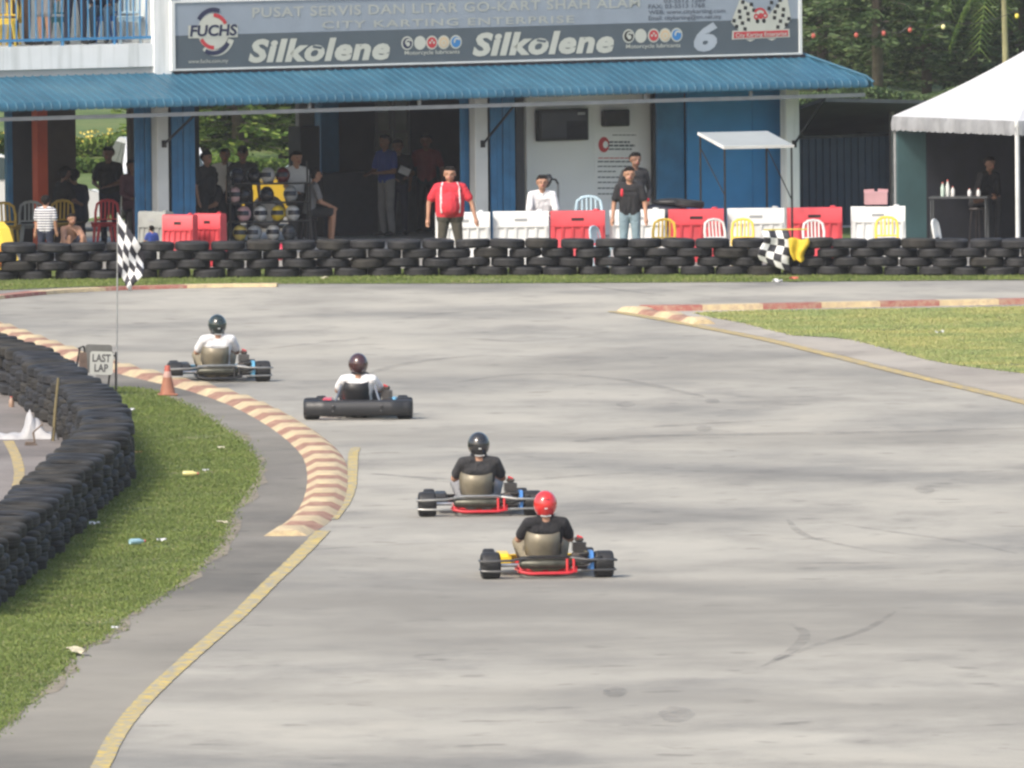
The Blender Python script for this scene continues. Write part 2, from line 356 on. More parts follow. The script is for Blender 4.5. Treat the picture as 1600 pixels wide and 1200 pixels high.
def kerb_flat(name, pxs, seg, width, h, first):
    path = resample(gp(pxs, .05), seg/4); root = empty(name); tag(root, kind='structure'); k = first
    for i0 in range(0, len(path)-4, 4):
        b = MB(); vs = []; fs = []
        for i in range(5):
            p = path[i0+i]; t = path[min(i0+i+1,len(path)-1)]-path[max(i0+i-1,0)]; t.z = 0; t.normalize(); nr = Vector((-t.y, t.x, 0))
            for s, z in ((-1,0),(-.92,h),(.92,h),(1,0)): q = p+nr*(s*width/2); vs.append((q.x, q.y, .003+z))
        for i in range(4):
            for j in range(3): a = i*4+j; fs.append((a, a+4, a+5, a+1))
        fs += [(0,1,2,3),(19,18,17,16)]
        b.add(vs, fs); b.build('kerb_block', (M_KY, M_KR2)[k % 2], root); k += 1
kerb_flat('kerb_infield', [(1000,486),(1100,485),(1340,480),(1600,475),(1850,469)], .92, .35, .085, 1)
kerb_flat('kerb_far', [(-150,480),(0,466),(60,460),(120,456),(200,452.5),(270,450.5),(330,449),(420,448),(500,447.5)], 1.5, .35, .05, 1)

# ------------------------------------------------------------ grass blades
def inside(poly, P):
    x, y = P[:,0], P[:,1]; r = np.zeros(len(P), bool); n = len(poly); j = n-1
    for i in range(n):
        xi, yi = poly[i]; xj, yj = poly[j]
        c = ((yi > y) != (yj > y)) & (x < (xj-xi)*(y-yi)/(yj-yi+1e-12)+xi); r ^= c; j = i
    return r
def fnoise(P, s, seed):
    q = np.random.default_rng(seed); r = np.zeros(len(P))
    for k in range(6):
        a = q.uniform(0, 6.28); f = s*q.uniform(.6, 2.2); r += np.sin(P[:,0]*math.cos(a)*f+P[:,1]*math.sin(a)*f+q.uniform(0, 6.28))
    return r/6
def grass(name, pxs, z, count, hmin, hmax, m, label, edge=.0):
    poly = [tuple(G(*p).xy) for p in pxs]; A = np.array(poly); lo, hi = A.min(0)-edge, A.max(0)+edge; lo = np.maximum(lo, (-9.5, 110)); hi = np.minimum(hi, (10, 235))
    P = rng.uniform(lo, hi, (count, 2)); jit = P+rng.normal(0, edge, P.shape) if edge else P
    keep = inside(poly, jit) & (fnoise(P, 2.5, 5)+rng.normal(0, .25, len(P)) > -.55); P = P[keep]; n = len(P)
    hh = rng.uniform(hmin, hmax, n)*(1+.45*fnoise(P, 1.3, 9)); a = rng.uniform(0, 6.283, n); w_ = rng.uniform(.007, .014, n); ln = rng.normal(0, .55, (n, 2))
    V = np.zeros((n, 3, 3)); d = np.stack([np.cos(a), np.sin(a)], 1)
    V[:,0,:2] = P-d*w_[:,None]; V[:,1,:2] = P+d*w_[:,None]; V[:,2,:2] = P+ln*hh[:,None]; V[:,:2,2] = z; V[:,2,2] = z+hh
    me = bpy.data.meshes.new(name); me.vertices.add(3*n); me.vertices.foreach_set('co', V.ravel()); me.loops.add(3*n); me.loops.foreach_set('vertex_index', np.arange(3*n, dtype=np.int32))
    me.polygons.add(n); me.polygons.foreach_set('loop_start', np.arange(0, 3*n, 3, dtype=np.int32)); me.update(calc_edges=True); me.materials.append(m)
    o = link(name, me); tag(o, label, 'grass', kind='stuff'); return o
M_GRASS = island_mat('grass_blades', [(.0,(.14,.185,.05)),(.5,(.17,.225,.062)),(.85,(.205,.255,.08)),(1,(.30,.28,.14))], .6, .25, ((.84,.88,.82),(1.12,1.12,1.0),.8))
M_GRASS2 = island_mat('infield_blades', [(.0,(.30,.36,.135)),(.5,(.37,.43,.175)),(.85,(.43,.465,.215)),(1,(.53,.49,.30))], .6, .25, ((.80,.86,.8),(1.2,1.05,.95),.6))
grass('grass', VERGE, .012, 420000, .010, .028, M_GRASS, 'short green grass on the verge beside the curved tyre wall', .07)
grass('grass', INF, .010, 260000, .010, .026, M_GRASS2, 'yellowish short grass of the infield behind the striped kerb', .04)
grass('grass', STRIP, .008, 120000, .012, .03, M_GRASS, 'thin grass strip at the foot of the long far tyre wall', .05)

# ------------------------------------------------------------ tyre walls
def tyre_mesh(name, r, w_, m, n=24):
    hole = r*.52; h = w_/2
    prof = [(hole,-h*.62),(hole+.02,-h*.86),(r*.82,-h),(r*.93,-h*.88),(r*.985,-h*.6),(r*.992,-h*.24),(r*.982,-h*.2),(r*.982,-h*.12),(r,-h*.08),(r,h*.08),(r*.982,h*.12),(r*.982,h*.2),(r*.992,h*.24),(r*.985,h*.6),(r*.93,h*.88),(r*.82,h),(hole+.02,h*.86),(hole,h*.62),(hole-.004,h*.5),(hole+.06,h*.45),(hole+.06,-h*.45),(hole-.004,-h*.5)]
    return MB().lathe(prof, n, closed=True).mesh(name, m, 'all')
TM = [tyre_mesh('tyre', .285, .155, M_TYRE), tyre_mesh('tyre', .275, .150, M_TYRE), tyre_mesh('tyre', .285, .165, M_TYRE2)]
def tyre_wall(name, path, layers, spacing, label, w3, skip=0.0, lh=.146, big=1.0):
    root = empty(name, (path[0].x, path[0].y, 0)); tag(root, label, 'tyre wall')
    for L in range(layers):
        pts = resample(path, spacing); off = spacing/2 if L % 2 else 0
        dense = resample(path, .02); pts = dense[int(off/.02)::int(spacing/.02)]
        for p in pts:
            if L == layers-1 and random.random() < skip: continue
            me = TM[2] if random.random() < w3 else random.choice(TM[:2])
            o = link('tyre', me, root); s = random.uniform(.94, 1.03)
            o.location = (p.x-root.location.x+random.uniform(-.03,.03), p.y-root.location.y+random.uniform(-.05,.05), lh*(L+.5)+random.uniform(0,.006))
            o.rotation_euler = (random.uniform(-.05,.05), random.uniform(-.05,.05), random.uniform(0,6.28)); o.scale = (s*big, s*big, random.uniform(.94,1.0))
    return root
far_path = smooth_path([G(-160,438.5),G(0,437.5),G(400,433.5),G(800,430.5),G(1200,430),G(1600,431),G(1760,431)], .1)
tyre_wall('tyre_wall', far_path, 4, .575, 'long straight wall of stacked black tyres in front of the building', .12, .02)
LW = [(-110,492),(-60,508),(0,528),(45,543),(82,566),(118,590),(144,613),(160,638),(164,660),(153,678),(133,696),(112,714),(90,733),(68,755),(42,778),(12,803),(-25,832),(-75,868)]
near_path = smooth_path([G(p[0], p[1], .66).to_2d().to_3d() for p in LW], .1)
tyre_wall('tyre_wall', near_path, 4, .90, 'curved wall of stacked tyres between the pit lane and the grass verge', .45, 0, .162, 1.22)
# ------------------------------------------------------------ main building (local frame: x along the front, y into the building)
def BP(px, py, yl):
    d = ray(px, py); t = (yl+B0.dot(BYV)-CO.dot(BYV))/d.dot(BYV); p = CO+d*t-B0; return p.dot(BXV), p.z
def BW(x, y, z=0): return B0+BXV*x+BYV*y+Vector((0,0,z))
M_SHADEW = mat('interior_wall', (.30,.31,.32), .8, 0, .12, 1.5)
M_WALLW = bpy.data.materials.new('rendered_white_wall'); M_WALLW.use_nodes = True
t, n, l, b = nodes_of(M_WALLW); v = mapping(n, l); vd = mapping(n, l, (7, 7, .35))
rp = ramp(n, [(.3,(.76,.79,.79)),(.6,(.86,.88,.88))]); l.new(noise(n, l, v, 1.2, 5), rp.inputs['Fac'])
dr = ramp(n, [(.36,(.70,.71,.69)),(.5,(1,1,1))]); l.new(noise(n, l, vd, 1.0, 5, .6), dr.inputs['Fac'])
l.new(mixc(n, l, .55, rp.outputs[0], dr.outputs[0], 'MULTIPLY'), b.inputs['Base Color']); b.inputs['Roughness'].default_value = .8
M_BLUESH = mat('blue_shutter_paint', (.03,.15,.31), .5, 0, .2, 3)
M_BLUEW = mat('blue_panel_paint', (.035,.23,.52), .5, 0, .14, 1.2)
M_ROOF = bpy.data.materials.new('blue_roof_sheet'); M_ROOF.use_nodes = True
t, n, l, b = nodes_of(M_ROOF); v = mapping(n, l); vd = mapping(n, l, (3, .7, 3))
rp = ramp(n, [(.3,(.025,.095,.155)),(.55,(.036,.128,.20)),(.75,(.065,.16,.22))]); l.new(noise(n, l, v, .9, 6, .6), rp.inputs['Fac'])
dr = ramp(n, [(.32,(.72,.74,.74)),(.5,(1,1,1))]); l.new(noise(n, l, vd, 1.6, 6, .65), dr.inputs['Fac'])
l.new(mixc(n, l, .7, rp.outputs[0], dr.outputs[0], 'MULTIPLY'), b.inputs['Base Color']); b.inputs['Roughness'].default_value = .42; b.inputs['Metallic'].default_value = .0
M_RAIL = mat('blue_rail_paint', (.06,.24,.47), .45, 0, .1, 5)
M_GREYM = mat('grey_painted_steel', (.33,.34,.35), .5, .2, .1, 6)
M_FLOOR = mat('concrete_floor', (.42,.42,.42), .75, 0, .15, 1.5, .2)
M_BROWN = mat('brown_panel', (.10,.085,.07), .8, 0, .2, 2)
M_ORANGE = mat('orange_pillar', (.55,.085,.03), .6, 0, .1, 2)
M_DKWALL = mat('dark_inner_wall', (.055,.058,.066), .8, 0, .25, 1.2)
M_GLASS = mat('window_glass', (.40,.45,.42), .15, 0, .25, 2)

bld = empty('karting_building', B0, PHI); tag(bld, 'white two storey trackside building with blue corrugated canopy and shutters', 'building')
XL, XR = -9.5, BP(1252, 90, 0)[0]
zs0 = BP(300, 110, -.12)[1]; zs1 = BP(272, 2, -.12)[1]
xcol0, xcol1 = BP(238, 60, -.02)[0], BP(266, 60, -.02)[0]
zbal = BP(150, 70, 0)[1]; zbal0 = BP(150, 106, -.06)[1]
print('BLD', XR, zs0, zs1, xcol0, xcol1, zbal, zbal0)
ZC = 2.75
# floor, ceiling, upper storey
MB().bbox(XL, XR+.15, -.15, 6.2, -.3, .06).build('floor_slab', M_FLOOR, bld)
MB().bbox(XL, XR+.1, .02, 6.2, ZC, ZC+.15).build('ceiling', M_DKWALL, bld)
MB().bbox(xcol1, XR, .0, .2, ZC-.05, 6.6).build('upper_wall', M_WALLW, bld)
MB().bbox(XR-.2, XR-.003, .205, 6.2, ZC+.155, 6.6).build('upper_wall', M_WALLW, bld)
MB().bbox(XL, XR, 6.0, 6.2, ZC+.155, 6.6).build('upper_wall', M_WALLW, bld)
MB().bbox(XL-.2, XR+.2, -.2, 6.4, 6.605, 6.75).build('roof_slab', M_WALLW, bld)
MB().bbox(XL, xcol0+.02, .0, .2, ZC-.05, zbal0-.002).build('lower_fascia', mat('shade_grey_fascia', (.52,.53,.52), .8, 0, .08, 2), bld)  # wall strip coloured grey to carry the shadow under the balcony slab
MB().bbox(XL, xcol0-.003, -.06, 2.4, zbal0, zbal).build('balcony_slab', M_WALLW, bld)
MB().bbox(xcol0, xcol1-.002, -.08, .3, ZC-.04, 6.6).build('upper_column', M_WALLW, bld)
MB().bbox(XL, xcol0, 2.4, 2.55, ZC+.16, 6.6).build('balcony_back_wall', M_WALLW, bld)
MB().bbox(xcol0+.003, xcol1-.005, .31, 2.39, ZC+.16, 6.6).build('balcony_side_wall', M_WALLW, bld)
# balcony railing
rl = MB(); zb = BP(150, 60, .03)[1]
MB().bbox(XL, xcol0-.004, .01, .05, zb-.025, zb+.02).build('rail', M_RAIL, bld)
MB().bbox(XL, xcol0-.004, .005, .055, zbal+1.0, zbal+1.05).build('rail', M_RAIL, bld)
bal = MB().bbox(-.009, .009, .021, .039, zb+.021, zbal+.999).mesh('baluster', M_RAIL); post = MB().bbox(-.02, .02, .012, .048, zbal, zb-.026).mesh('rail_foot', M_RAIL)
x = xcol0-.08
while x > XL+.1:
    o = link('baluster', bal, bld); o.location.x = x
    if int((x+50)/.125) % 8 == 0: q = link('rail_foot', post, bld); q.location.x = x
    x -= .125
# canopy: corrugated sheet with a rolled front edge and a hipped right end
CD, CZ1 = 1.22, zs0-.03
CZ0 = BP(600, 158, -CD)[1]+.0
xe = XR+.66
print('CANOPY', CZ1, CZ0, xe)
prof = []     # (forward, drop 0..1) from the wall to the lip
for k in range(6): prof.append((k/5*(CD-.11), (CZ1-CZ0-.155)*k/5))
for k in range(1, 7): a = k/6*math.pi/2; prof.append((CD-.11+.11*math.sin(a), (CZ1-CZ0-.155)+.11*(1-math.cos(a))+ .02*k/6))
prof.append((CD-.005, CZ1-CZ0))
b = MB(); pitch = .166; rib = [0, .022, .03, .05, .058, pitch]; rh = [0, 0, .017, .017, 0, 0]
xs = []
x = XL
while x < xe-.01:
    for q, hh in zip(rib[:-1], rh[:-1]): xs.append((x+q, hh))
    x += pitch
cols = []
for (x, hh) in xs:
    lim = CD if x <= XR else max(.0, CD*(1-0)); start = 0 if x <= XR else (x-XR)/(xe-XR)   # hip cut starts further out
    if x > xe: continue
    col = []
    for k, (f, dz) in enumerate(prof):
        if start > 0:
            f0 = start*(CD-.02); f = max(f, f0); 
            kk = f/CD; dz = np.interp(f, [p[0] for p in prof], [p[1] for p in prof]) if f == f0 else dz
        col.append((x, -f-.02-hh*.3*(k > 6), CZ1-dz+hh))
    cols.append(col)
m_ = len(prof); vs = [p for c in cols for p in c]
fs = [(i*m_+j, i*m_+j+1, (i+1)*m_+j+1, (i+1)*m_+j) for i in range(len(cols)-1) for j in range(m_-1)]
b.add(vs, fs); b.build('roof_sheet', M_ROOF, bld)
# right side slope of the canopy
b = MB(); ys = []; y = .0; cols = []
y = -CD+.02
while y < 5.5:
    for q, hh in zip(rib[:-1], rh[:-1]):
        yy = y+q; st = max(0, -yy/CD); col = []
        for k, (f, dz) in enumerate(prof):
            f0 = st*(CD-.02); f2 = max(f, f0); dz2 = float(np.interp(f2, [p[0] for p in prof], [p[1] for p in prof])) if f2 == f0 else dz
            col.append((XR+.005+f2*(xe-XR)/CD, yy-.02, CZ1-dz2+hh+.002))
        cols.append(col)
    y += pitch
vs = [p for c in cols for p in c]; fs = [(i*m_+j, (i+1)*m_+j, (i+1)*m_+j+1, i*m_+j+1) for i in range(len(cols)-1) for j in range(m_-1)]
b.add(vs, fs); b.build('roof_sheet', M_ROOF, bld)
MB().tube([(XR, -.03, CZ1+.035), (XR+(xe-XR)*.9, -CD*.9-.02, CZ1-prof[5][1]+.03), (xe, -CD-.02, CZ1-prof[9][1]+.0)], .03, 6).build('hip_cap', M_ROOF, bld)
MB().bbox(xcol1+.02, XR+.02, -.10, -.03, zs0-.055, zs0-.015).build('flashing', mat('dark_flashing', (.07,.06,.07), .7), bld)
# purlin under the canopy, hangers, brackets, posts
zp = BP(800, 164, -CD+.12)[1]; yp = -CD+.12
MB().bbox(XL, xe-.1, yp-.03, yp+.03, zp-.03, zp+.035).build('purlin', M_GREYM, bld)
for px in (483, 655, 1007, 1173): hx = BP(px, 160, yp)[0]; MB().bbox(hx-.025, hx+.025, yp-.02, yp+.02, zp+.036, CZ0+.14).build('hanger', M_GREYM, bld)
for (p0, p1) in ((246, 264), (743, 763), (1229, 1250)):
    x0, x1 = BP(p0, 260, -.1)[0], BP(p1, 260, -.1)[0]; xm = (x0+x1)/2
    MB().cbox((xm, 0, (ZC+.06)/2+.0), (x1-x0, .2, ZC-.06), .012).build('post', M_WALLW if p0 > 1000 else mat('grey_white_post', (.60,.62,.62), .8, 0, .08, 2), bld)
    zb_ = BP(p0+6, 225, -.1)[1]
    MB().tube([(xm+.02, -.115, zb_), (xm+.02, yp, zp-.02)], .022, 6).build('bracket', M_DARK, bld)
    MB().box((xm+.02, -.108, zb_), (.09, .012, .12)).build('bracket_plate', M_DARK, bld)
# folding shutters: each leaf is a narrow vertical board
def leaves(pa, pb, y, m, nleaf, z0=.062, z1=ZC-.01):
    xa, xb = BP(pa, 280, y)[0], BP(pb, 280, y)[0]; wd = (xb-xa)/nleaf
    for k in range(nleaf):
        MB().cbox((xa+wd*(k+.5), y+(.02 if k % 2 else 0), (z0+z1)/2), (wd-.006, .03, z1-z0), .008).build('shutter_leaf', m, bld)
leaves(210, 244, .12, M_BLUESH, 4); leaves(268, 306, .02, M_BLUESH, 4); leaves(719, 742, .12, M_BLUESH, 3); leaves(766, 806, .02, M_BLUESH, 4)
leaves(806, 821, .3, M_DKWALL, 2)
# white wall with notices, blue panels
xa, xb = BP(823, 250, .9)[0], BP(1017, 250, .9)[0]
MB().bbox(xa, xb, .9, 1.05, .06, ZC).build('wall', mat('white_inner_wall', (.78,.80,.82), .7, 0, .05, 1.0), bld)
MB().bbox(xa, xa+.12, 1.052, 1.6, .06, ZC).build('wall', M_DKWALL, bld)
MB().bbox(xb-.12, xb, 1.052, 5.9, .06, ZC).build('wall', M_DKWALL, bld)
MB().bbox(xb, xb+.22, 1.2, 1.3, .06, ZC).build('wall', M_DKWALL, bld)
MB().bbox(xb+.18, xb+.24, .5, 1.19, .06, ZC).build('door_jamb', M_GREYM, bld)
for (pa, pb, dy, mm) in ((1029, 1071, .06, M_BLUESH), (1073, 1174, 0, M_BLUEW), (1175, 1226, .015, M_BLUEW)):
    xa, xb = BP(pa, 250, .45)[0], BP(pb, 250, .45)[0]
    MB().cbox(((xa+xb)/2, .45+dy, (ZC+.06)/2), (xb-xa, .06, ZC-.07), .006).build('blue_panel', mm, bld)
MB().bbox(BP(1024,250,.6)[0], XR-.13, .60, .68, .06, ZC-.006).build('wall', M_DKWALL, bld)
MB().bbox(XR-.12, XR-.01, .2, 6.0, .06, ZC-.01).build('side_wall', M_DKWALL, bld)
# interior back: wall pieces, pillar, window
YB = 5.0
def bwall(name, pa, pb, y, m, z0=.06, z1=ZC-.005, th=.12):
    xa, xb = BP(pa, 270, y)[0], BP(pb, 270, y)[0]
    return MB().bbox(xa, xb, y, y+th, z0, z1).build(name, m, bld)
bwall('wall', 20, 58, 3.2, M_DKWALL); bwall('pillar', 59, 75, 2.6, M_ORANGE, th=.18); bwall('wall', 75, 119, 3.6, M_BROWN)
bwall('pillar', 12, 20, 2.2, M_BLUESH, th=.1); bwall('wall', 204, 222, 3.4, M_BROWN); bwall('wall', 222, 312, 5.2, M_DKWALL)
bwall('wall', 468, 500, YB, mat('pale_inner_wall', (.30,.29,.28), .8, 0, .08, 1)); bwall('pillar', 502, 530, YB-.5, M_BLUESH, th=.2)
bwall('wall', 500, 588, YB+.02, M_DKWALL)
for pa, pb in ((588, 613), (615, 641)):
    xa, xb = BP(pa, 270, YB)[0], BP(pb, 270, YB)[0]; f = MB()
    f.bbox(xa, xa+.04, YB, YB+.1, .9, ZC-.1).bbox(xb-.04, xb, YB, YB+.1, .9, ZC-.1).bbox(xa+.04, xb-.04, YB, YB+.1, .9, .96).bbox(xa+.04, xb-.04, YB, YB+.1, 1.75, 1.8)
    fo = f.build('window_frame', M_GREYM, bld); MB().bbox(xa+.042, xb-.042, YB+.04, YB+.05, .962, ZC-.11).build('pane', M_GLASS, fo)
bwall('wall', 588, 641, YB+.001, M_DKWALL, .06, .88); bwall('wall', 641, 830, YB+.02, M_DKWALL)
bwall('counter', 505, 590, 3.6, mat('dark_counter', (.03,.032,.04), .6), .06, 1.15, .5)
bwall('cabinet', 470, 500, 3.9, mat('black_cabinet', (.012,.012,.015), .6), .06, 1.95, .4)
bwall('counter', 590, 690, 4.3, mat('grey_counter', (.10,.105,.115), .6), .06, 1.0, .4)

# ------------------------------------------------------------ sign board over the canopy
sg = empty('sign_board', BW(0, -.12, 0), PHI); tag(sg, 'wide grey sign board with cream oil brand lettering above the blue canopy', 'sign')
SY = -.12
def SP(px, py): return BP(px, py, SY)
SROT = RX(math.pi/2)
def M_flat(name, c): return mat(name, c, .55, 0, .05, 3)
C_CREAM = M_flat('sign_cream', (.54,.555,.49)); C_PALE = M_flat('sign_pale_letters', (.43,.455,.43)); C_LIGHT = M_flat('sign_light_grey', (.30,.35,.41)); C_DARK = M_flat('sign_dark_grey', (.095,.12,.14))
C_NAVY = M_flat('sign_navy', (.03,.035,.08)); C_RED = M_flat('sign_red', (.52,.05,.06)); C_SBLUE = M_flat('sign_sky_blue', (.05,.22,.50)); C_TAN = M_flat('sign_tan', (.62,.48,.30)); C_GREYL = M_flat('sign_letter_grey', (.42,.47,.52)); C_BLK = M_flat('sign_black', (.03,.03,.03)); C_INK = M_flat('sign_ink', (.10,.12,.15))
zmid = SP(272, 56)[1]; xs0, xs1 = SP(270, 56)[0], SP(1250, 40)[0]
bb = zs0+.03; bt = zs1-.03
# the band edge falls slightly in the board itself, like the print
zmR = SP(1250, 29)[1]
def band(name, zA0, zA1, zB0, zB1, m):
    vs = [(xs0+.035, .0, zA0), (xs1-.03, .0, zB0), (xs1-.03, .0, zB1), (xs0+.035, .0, zA1)]
    vs += [(a, .04, c) for a, _, c in vs]
    return MB().add(vs, [(0,1,2,3),(7,6,5,4),(0,4,5,1),(1,5,6,2),(2,6,7,3),(3,7,4,0)]).build(name, m, sg)
band('lower_panel', bb, zmid, bb, zmR, C_DARK); band('upper_panel', zmid+.001, bt, zmR+.001, bt, C_LIGHT)
fr = MB().bbox(xs0-.03, xs0+.034, -.02, .06, zs0, zs1).bbox(xs1-.029, xs1+.03, -.02, .06, zs0, zs1).bbox(xs0+.034, xs1-.029, -.02, .06, zs0, zs0+.029).bbox(xs0+.034, xs1-.029, -.02, .06, zs1-.029, zs1)
fr.build('frame', M_WHITE, sg)
def text_mesh(txt, m, bold=0.0, shear=0.0, space=1.0):
    cu = bpy.data.curves.new('t', 'FONT'); cu.body = txt; cu.size = 1; cu.offset = bold; cu.shear = shear; cu.space_character = space; cu.extrude = 0; cu.resolution_u = 3
    ob = bpy.data.objects.new('t', cu); COL.objects.link(ob); dg = bpy.context.evaluated_depsgraph_get(); me = bpy.data.meshes.new_from_object(ob.evaluated_get(dg))
    bpy.data.objects.remove(ob); me.materials.clear(); me.materials.append(m); return me
def put_text(name, txt, p0, p1, capz, m, parent, y=-.006, bold=0.0, shear=0.0, space=1.0, P=SP):
    """p0/p1: pixels at the baseline ends; capz: cap height in pixels. Large words are split into one mesh per letter."""
    me = text_mesh(txt, m, bold, shear, space); co = np.zeros(len(me.vertices)*3); me.vertices.foreach_get('co', co); co = co.reshape(-1, 3)
    (x0, z0), (x1, z1) = P(*p0), P(*p1); sx = (x1-x0)/(co[:,0].max()-co[:,0].min()); hz = P(p0[0], p0[1]-capz)[1]-z0; sz = hz/.70
    X = x0+(co[:,0]-co[:,0].min())*sx; Z = z0+(z1-z0)*(X-x0)/(x1-x0)+co[:,1]*sz
    U = co[:,0]-co[:,1]*shear; V = np.stack([X, np.full_like(X, y), Z], 1)
    if capz < 9: me.vertices.foreach_set('co', V.ravel()); me.update(); o = link(name, me, parent); tag(o, kind='stuff'); return o
    par = list(range(len(U)))
    def find(a):
        while par[a] != a: par[a] = par[par[a]]; a = par[a]
        return a
    for p in me.polygons:
        vv = list(p.vertices)
        for q in vv[1:]: par[find(q)] = find(vv[0])
    isl = {}
    for k in range(len(U)): isl.setdefault(find(k), []).append(k)
    groups = []
    for ks in sorted(isl.values(), key=lambda k: min(U[k])):
        a_, b_ = min(U[ks]), max(U[ks])
        if groups and a_ < groups[-1][1]-.5*(b_-a_): groups[-1][1] = max(groups[-1][1], b_); groups[-1][2] += ks
        else: groups.append([a_, b_, list(ks)])
    F = [list(p.vertices) for p in me.polygons]
    for a_, b_, ks in groups:
        mp = {k: i for i, k in enumerate(ks)}; MB().add([V[k] for k in ks], [[mp[q] for q in f] for f in F if f[0] in mp]).build('letter', m, parent)
put_text('lettering', 'PUSAT SERVIS DAN LITAR GO-KART SHAH ALAM', (394, 27), (1000, 11), 15, C_PALE, sg, bold=.018, space=1.1)
put_text('lettering', 'CITY KARTING ENTERPRISE', (503, 44.5), (897, 35), 11, C_PALE, sg, bold=.018, space=1.15)
for (p0, p1) in (((388, 96), (609, 91)), ((738, 86), (959, 80))):
    put_text('lettering', 'Silkolene', p0, p1, 33, C_CREAM, sg, bold=.045, shear=.22, space=1.08)
    xo = p0[0]+(p1[0]-p0[0])*.46; (xq, zq) = SP(xo-2, p0[1]-25); (xq2, zq2) = SP(xo+12, p0[1]-22)   # stroke rising over the o
    MB().add([(xq, -.009, zq2), (xq2, -.009, zq2-.03), (xq2+.02, -.009, zq2+.01), (xq+.02, -.009, zq)], [(0,1,2,3)]).build('lettering', C_DARK, sg)
def disc(name, px, py, rpx, m, y, parent=None, sx=1.0, sz=1.0, a0=0, a1=2*math.pi, rin=0.0, P=SP, n=24):
    x, z = P(px, py); s = abs(P(px+1, py)[0]-x); r = rpx*s; vs = []; fs = []
    for k in range(n+1):
        a = a0+(a1-a0)*k/n; vs.append((x+r*sx*math.cos(a), y, z+r*sz*math.sin(a))); vs.append((x+r*rin*sx*math.cos(a), y, z+r*rin*sz*math.sin(a)))
    for k in range(n): fs.append((2*k, 2*k+2, 2*k+3, 2*k+1))
    return MB().add(vs, fs).build(name, m, parent or sg)
for base, cs, ytxt in (((636, 67.5), (636,656,674.5,693,712), 85.5), ((982, 56.5), (982,1001,1021,1039,1057), 75.5)):
    for k, cx in enumerate(cs):
        cy = base[1]-(cx-base[0])*.026
        disc('emblem', cx, cy, 9.2, C_CREAM, -.006); mm = (C_NAVY if base[0] < 700 else C_BLK, C_GREYL, C_RED, C_TAN, C_SBLUE)[k]
        if k != 1: disc('emblem', cx, cy, 7.2, mm, -.009)
        if k in (0, 4): disc('emblem', cx+1.5, cy-1, 5.0, C_CREAM, -.012, a0=.5, a1=3.6, rin=.55)
        if k == 0: disc('emblem', cx+1, cy+1.5, 3, C_CREAM, -.0125)
        if k == 2: disc('emblem', cx-3, cy, 1.6, C_CREAM, -.012); disc('emblem', cx+3, cy, 1.6, C_CREAM, -.012); disc('emblem', cx, cy-3.4, 1.4, C_CREAM, -.012)
        if k == 3: disc('emblem', cx, cy+1, 4.2, C_CREAM, -.012, rin=.6)
    put_text('lettering', 'Motorcycle lubricants', (cs[0]-4, ytxt), (cs[-1]+6, ytxt-2.2), 6, C_CREAM, sg, bold=.01)
put_text('lettering', '6', (1084, 78), (1121, 77), 39, C_GREYL, sg, bold=.05, shear=.2)
# round oil company emblem
disc('emblem', 333, 49, 24.5, C_CREAM, -.006); x0, z0 = SP(294, 60); x1, z1 = SP(371, 38); MB().bbox(x0, x1, -.0085, -.008, z0, z1).build('emblem', C_CREAM, sg)
disc('emblem', 337, 54, 29, C_CREAM, -.007, a0=3.9, a1=6.0, rin=.7); disc('emblem', 333, 46, 29.5, C_NAVY, -.011, a0=1.2, a1=2.6, rin=.80); disc('emblem', 333, 48, 23.5, C_RED, -.0115, a0=.45, a1=1.55, rin=.78)
disc('emblem', 333, 52, 29.5, C_NAVY, -.011, a0=4.2, a1=5.75, rin=.80); disc('emblem', 333, 50, 23.5, C_RED, -.0115, a0=3.6, a1=4.75, rin=.78)
put_text('lettering', 'FUCHS', (296, 56.5), (370, 54.5), 16.5, C_NAVY, sg, y=-.014, bold=.03, shear=.12)
put_text('lettering', 'www.fuchs.com.my', (294, 99), (356, 97.5), 6, C_CREAM, sg)
for txt, a, e, yb_ in (('03-5512 1289', 1037, 1102, 4.5), ('FAX: 03-5513 1768', 1013, 1101, 13.5), ('WEB: www.citykarting.com', 1013, 1133, 22.5), ('Email: citykarting@tm.net.my', 1013, 1127, 31.5)):
    put_text('lettering', txt, (a, yb_), (e, yb_-(e-a)*.026), 6.5, C_INK, sg, bold=.012)
# crossed chequered flags and red ribbon emblem
def spoly(name, pts, m, y): return MB().add([(SP(*p)[0], y, SP(*p)[1]) for p in pts], [tuple(range(len(pts)))]).build(name, m, sg)
spoly('emblem', [(1142,35),(1156,-2),(1172,6),(1186,22),(1202,22),(1216,4),(1230,-3),(1236,30),(1222,48),(1156,50)][::-1], C_CREAM, -.006)
spoly('emblem', [(1143,62),(1234,58),(1233,45),(1144,48)], C_CREAM, -.0075); spoly('emblem', [(1146,60),(1231,56.5),(1231,47),(1146,50)], C_RED, -.010)
spoly('emblem', [(1165,62),(1172,65),(1180,61.5)], C_CREAM, -.007); spoly('emblem', [(1198,60.5),(1206,63.5),(1213,60)], C_CREAM, -.007)
put_text('lettering', 'City Karting Enterprise', (1149, 58.5), (1229, 55.2), 6.5, C_CREAM, sg, y=-.013, bold=.012)
disc('emblem', 1188, 31, 15, C_CREAM, -.009); disc('emblem', 1187, 25, 11, C_RED, -.012, a0=.2, a1=2.6, rin=.72); disc('emblem', 1188, 25, 4, C_RED, -.0122); disc('emblem', 1195, 24, 4, C_RED, -.0122, rin=.5); disc('emblem', 1181, 26, 4, C_RED, -.0122, rin=.4)
disc('emblem', 1183, 33, 3, C_BLK, -.0122); disc('emblem', 1193, 32.5, 3, C_BLK, -.0122)
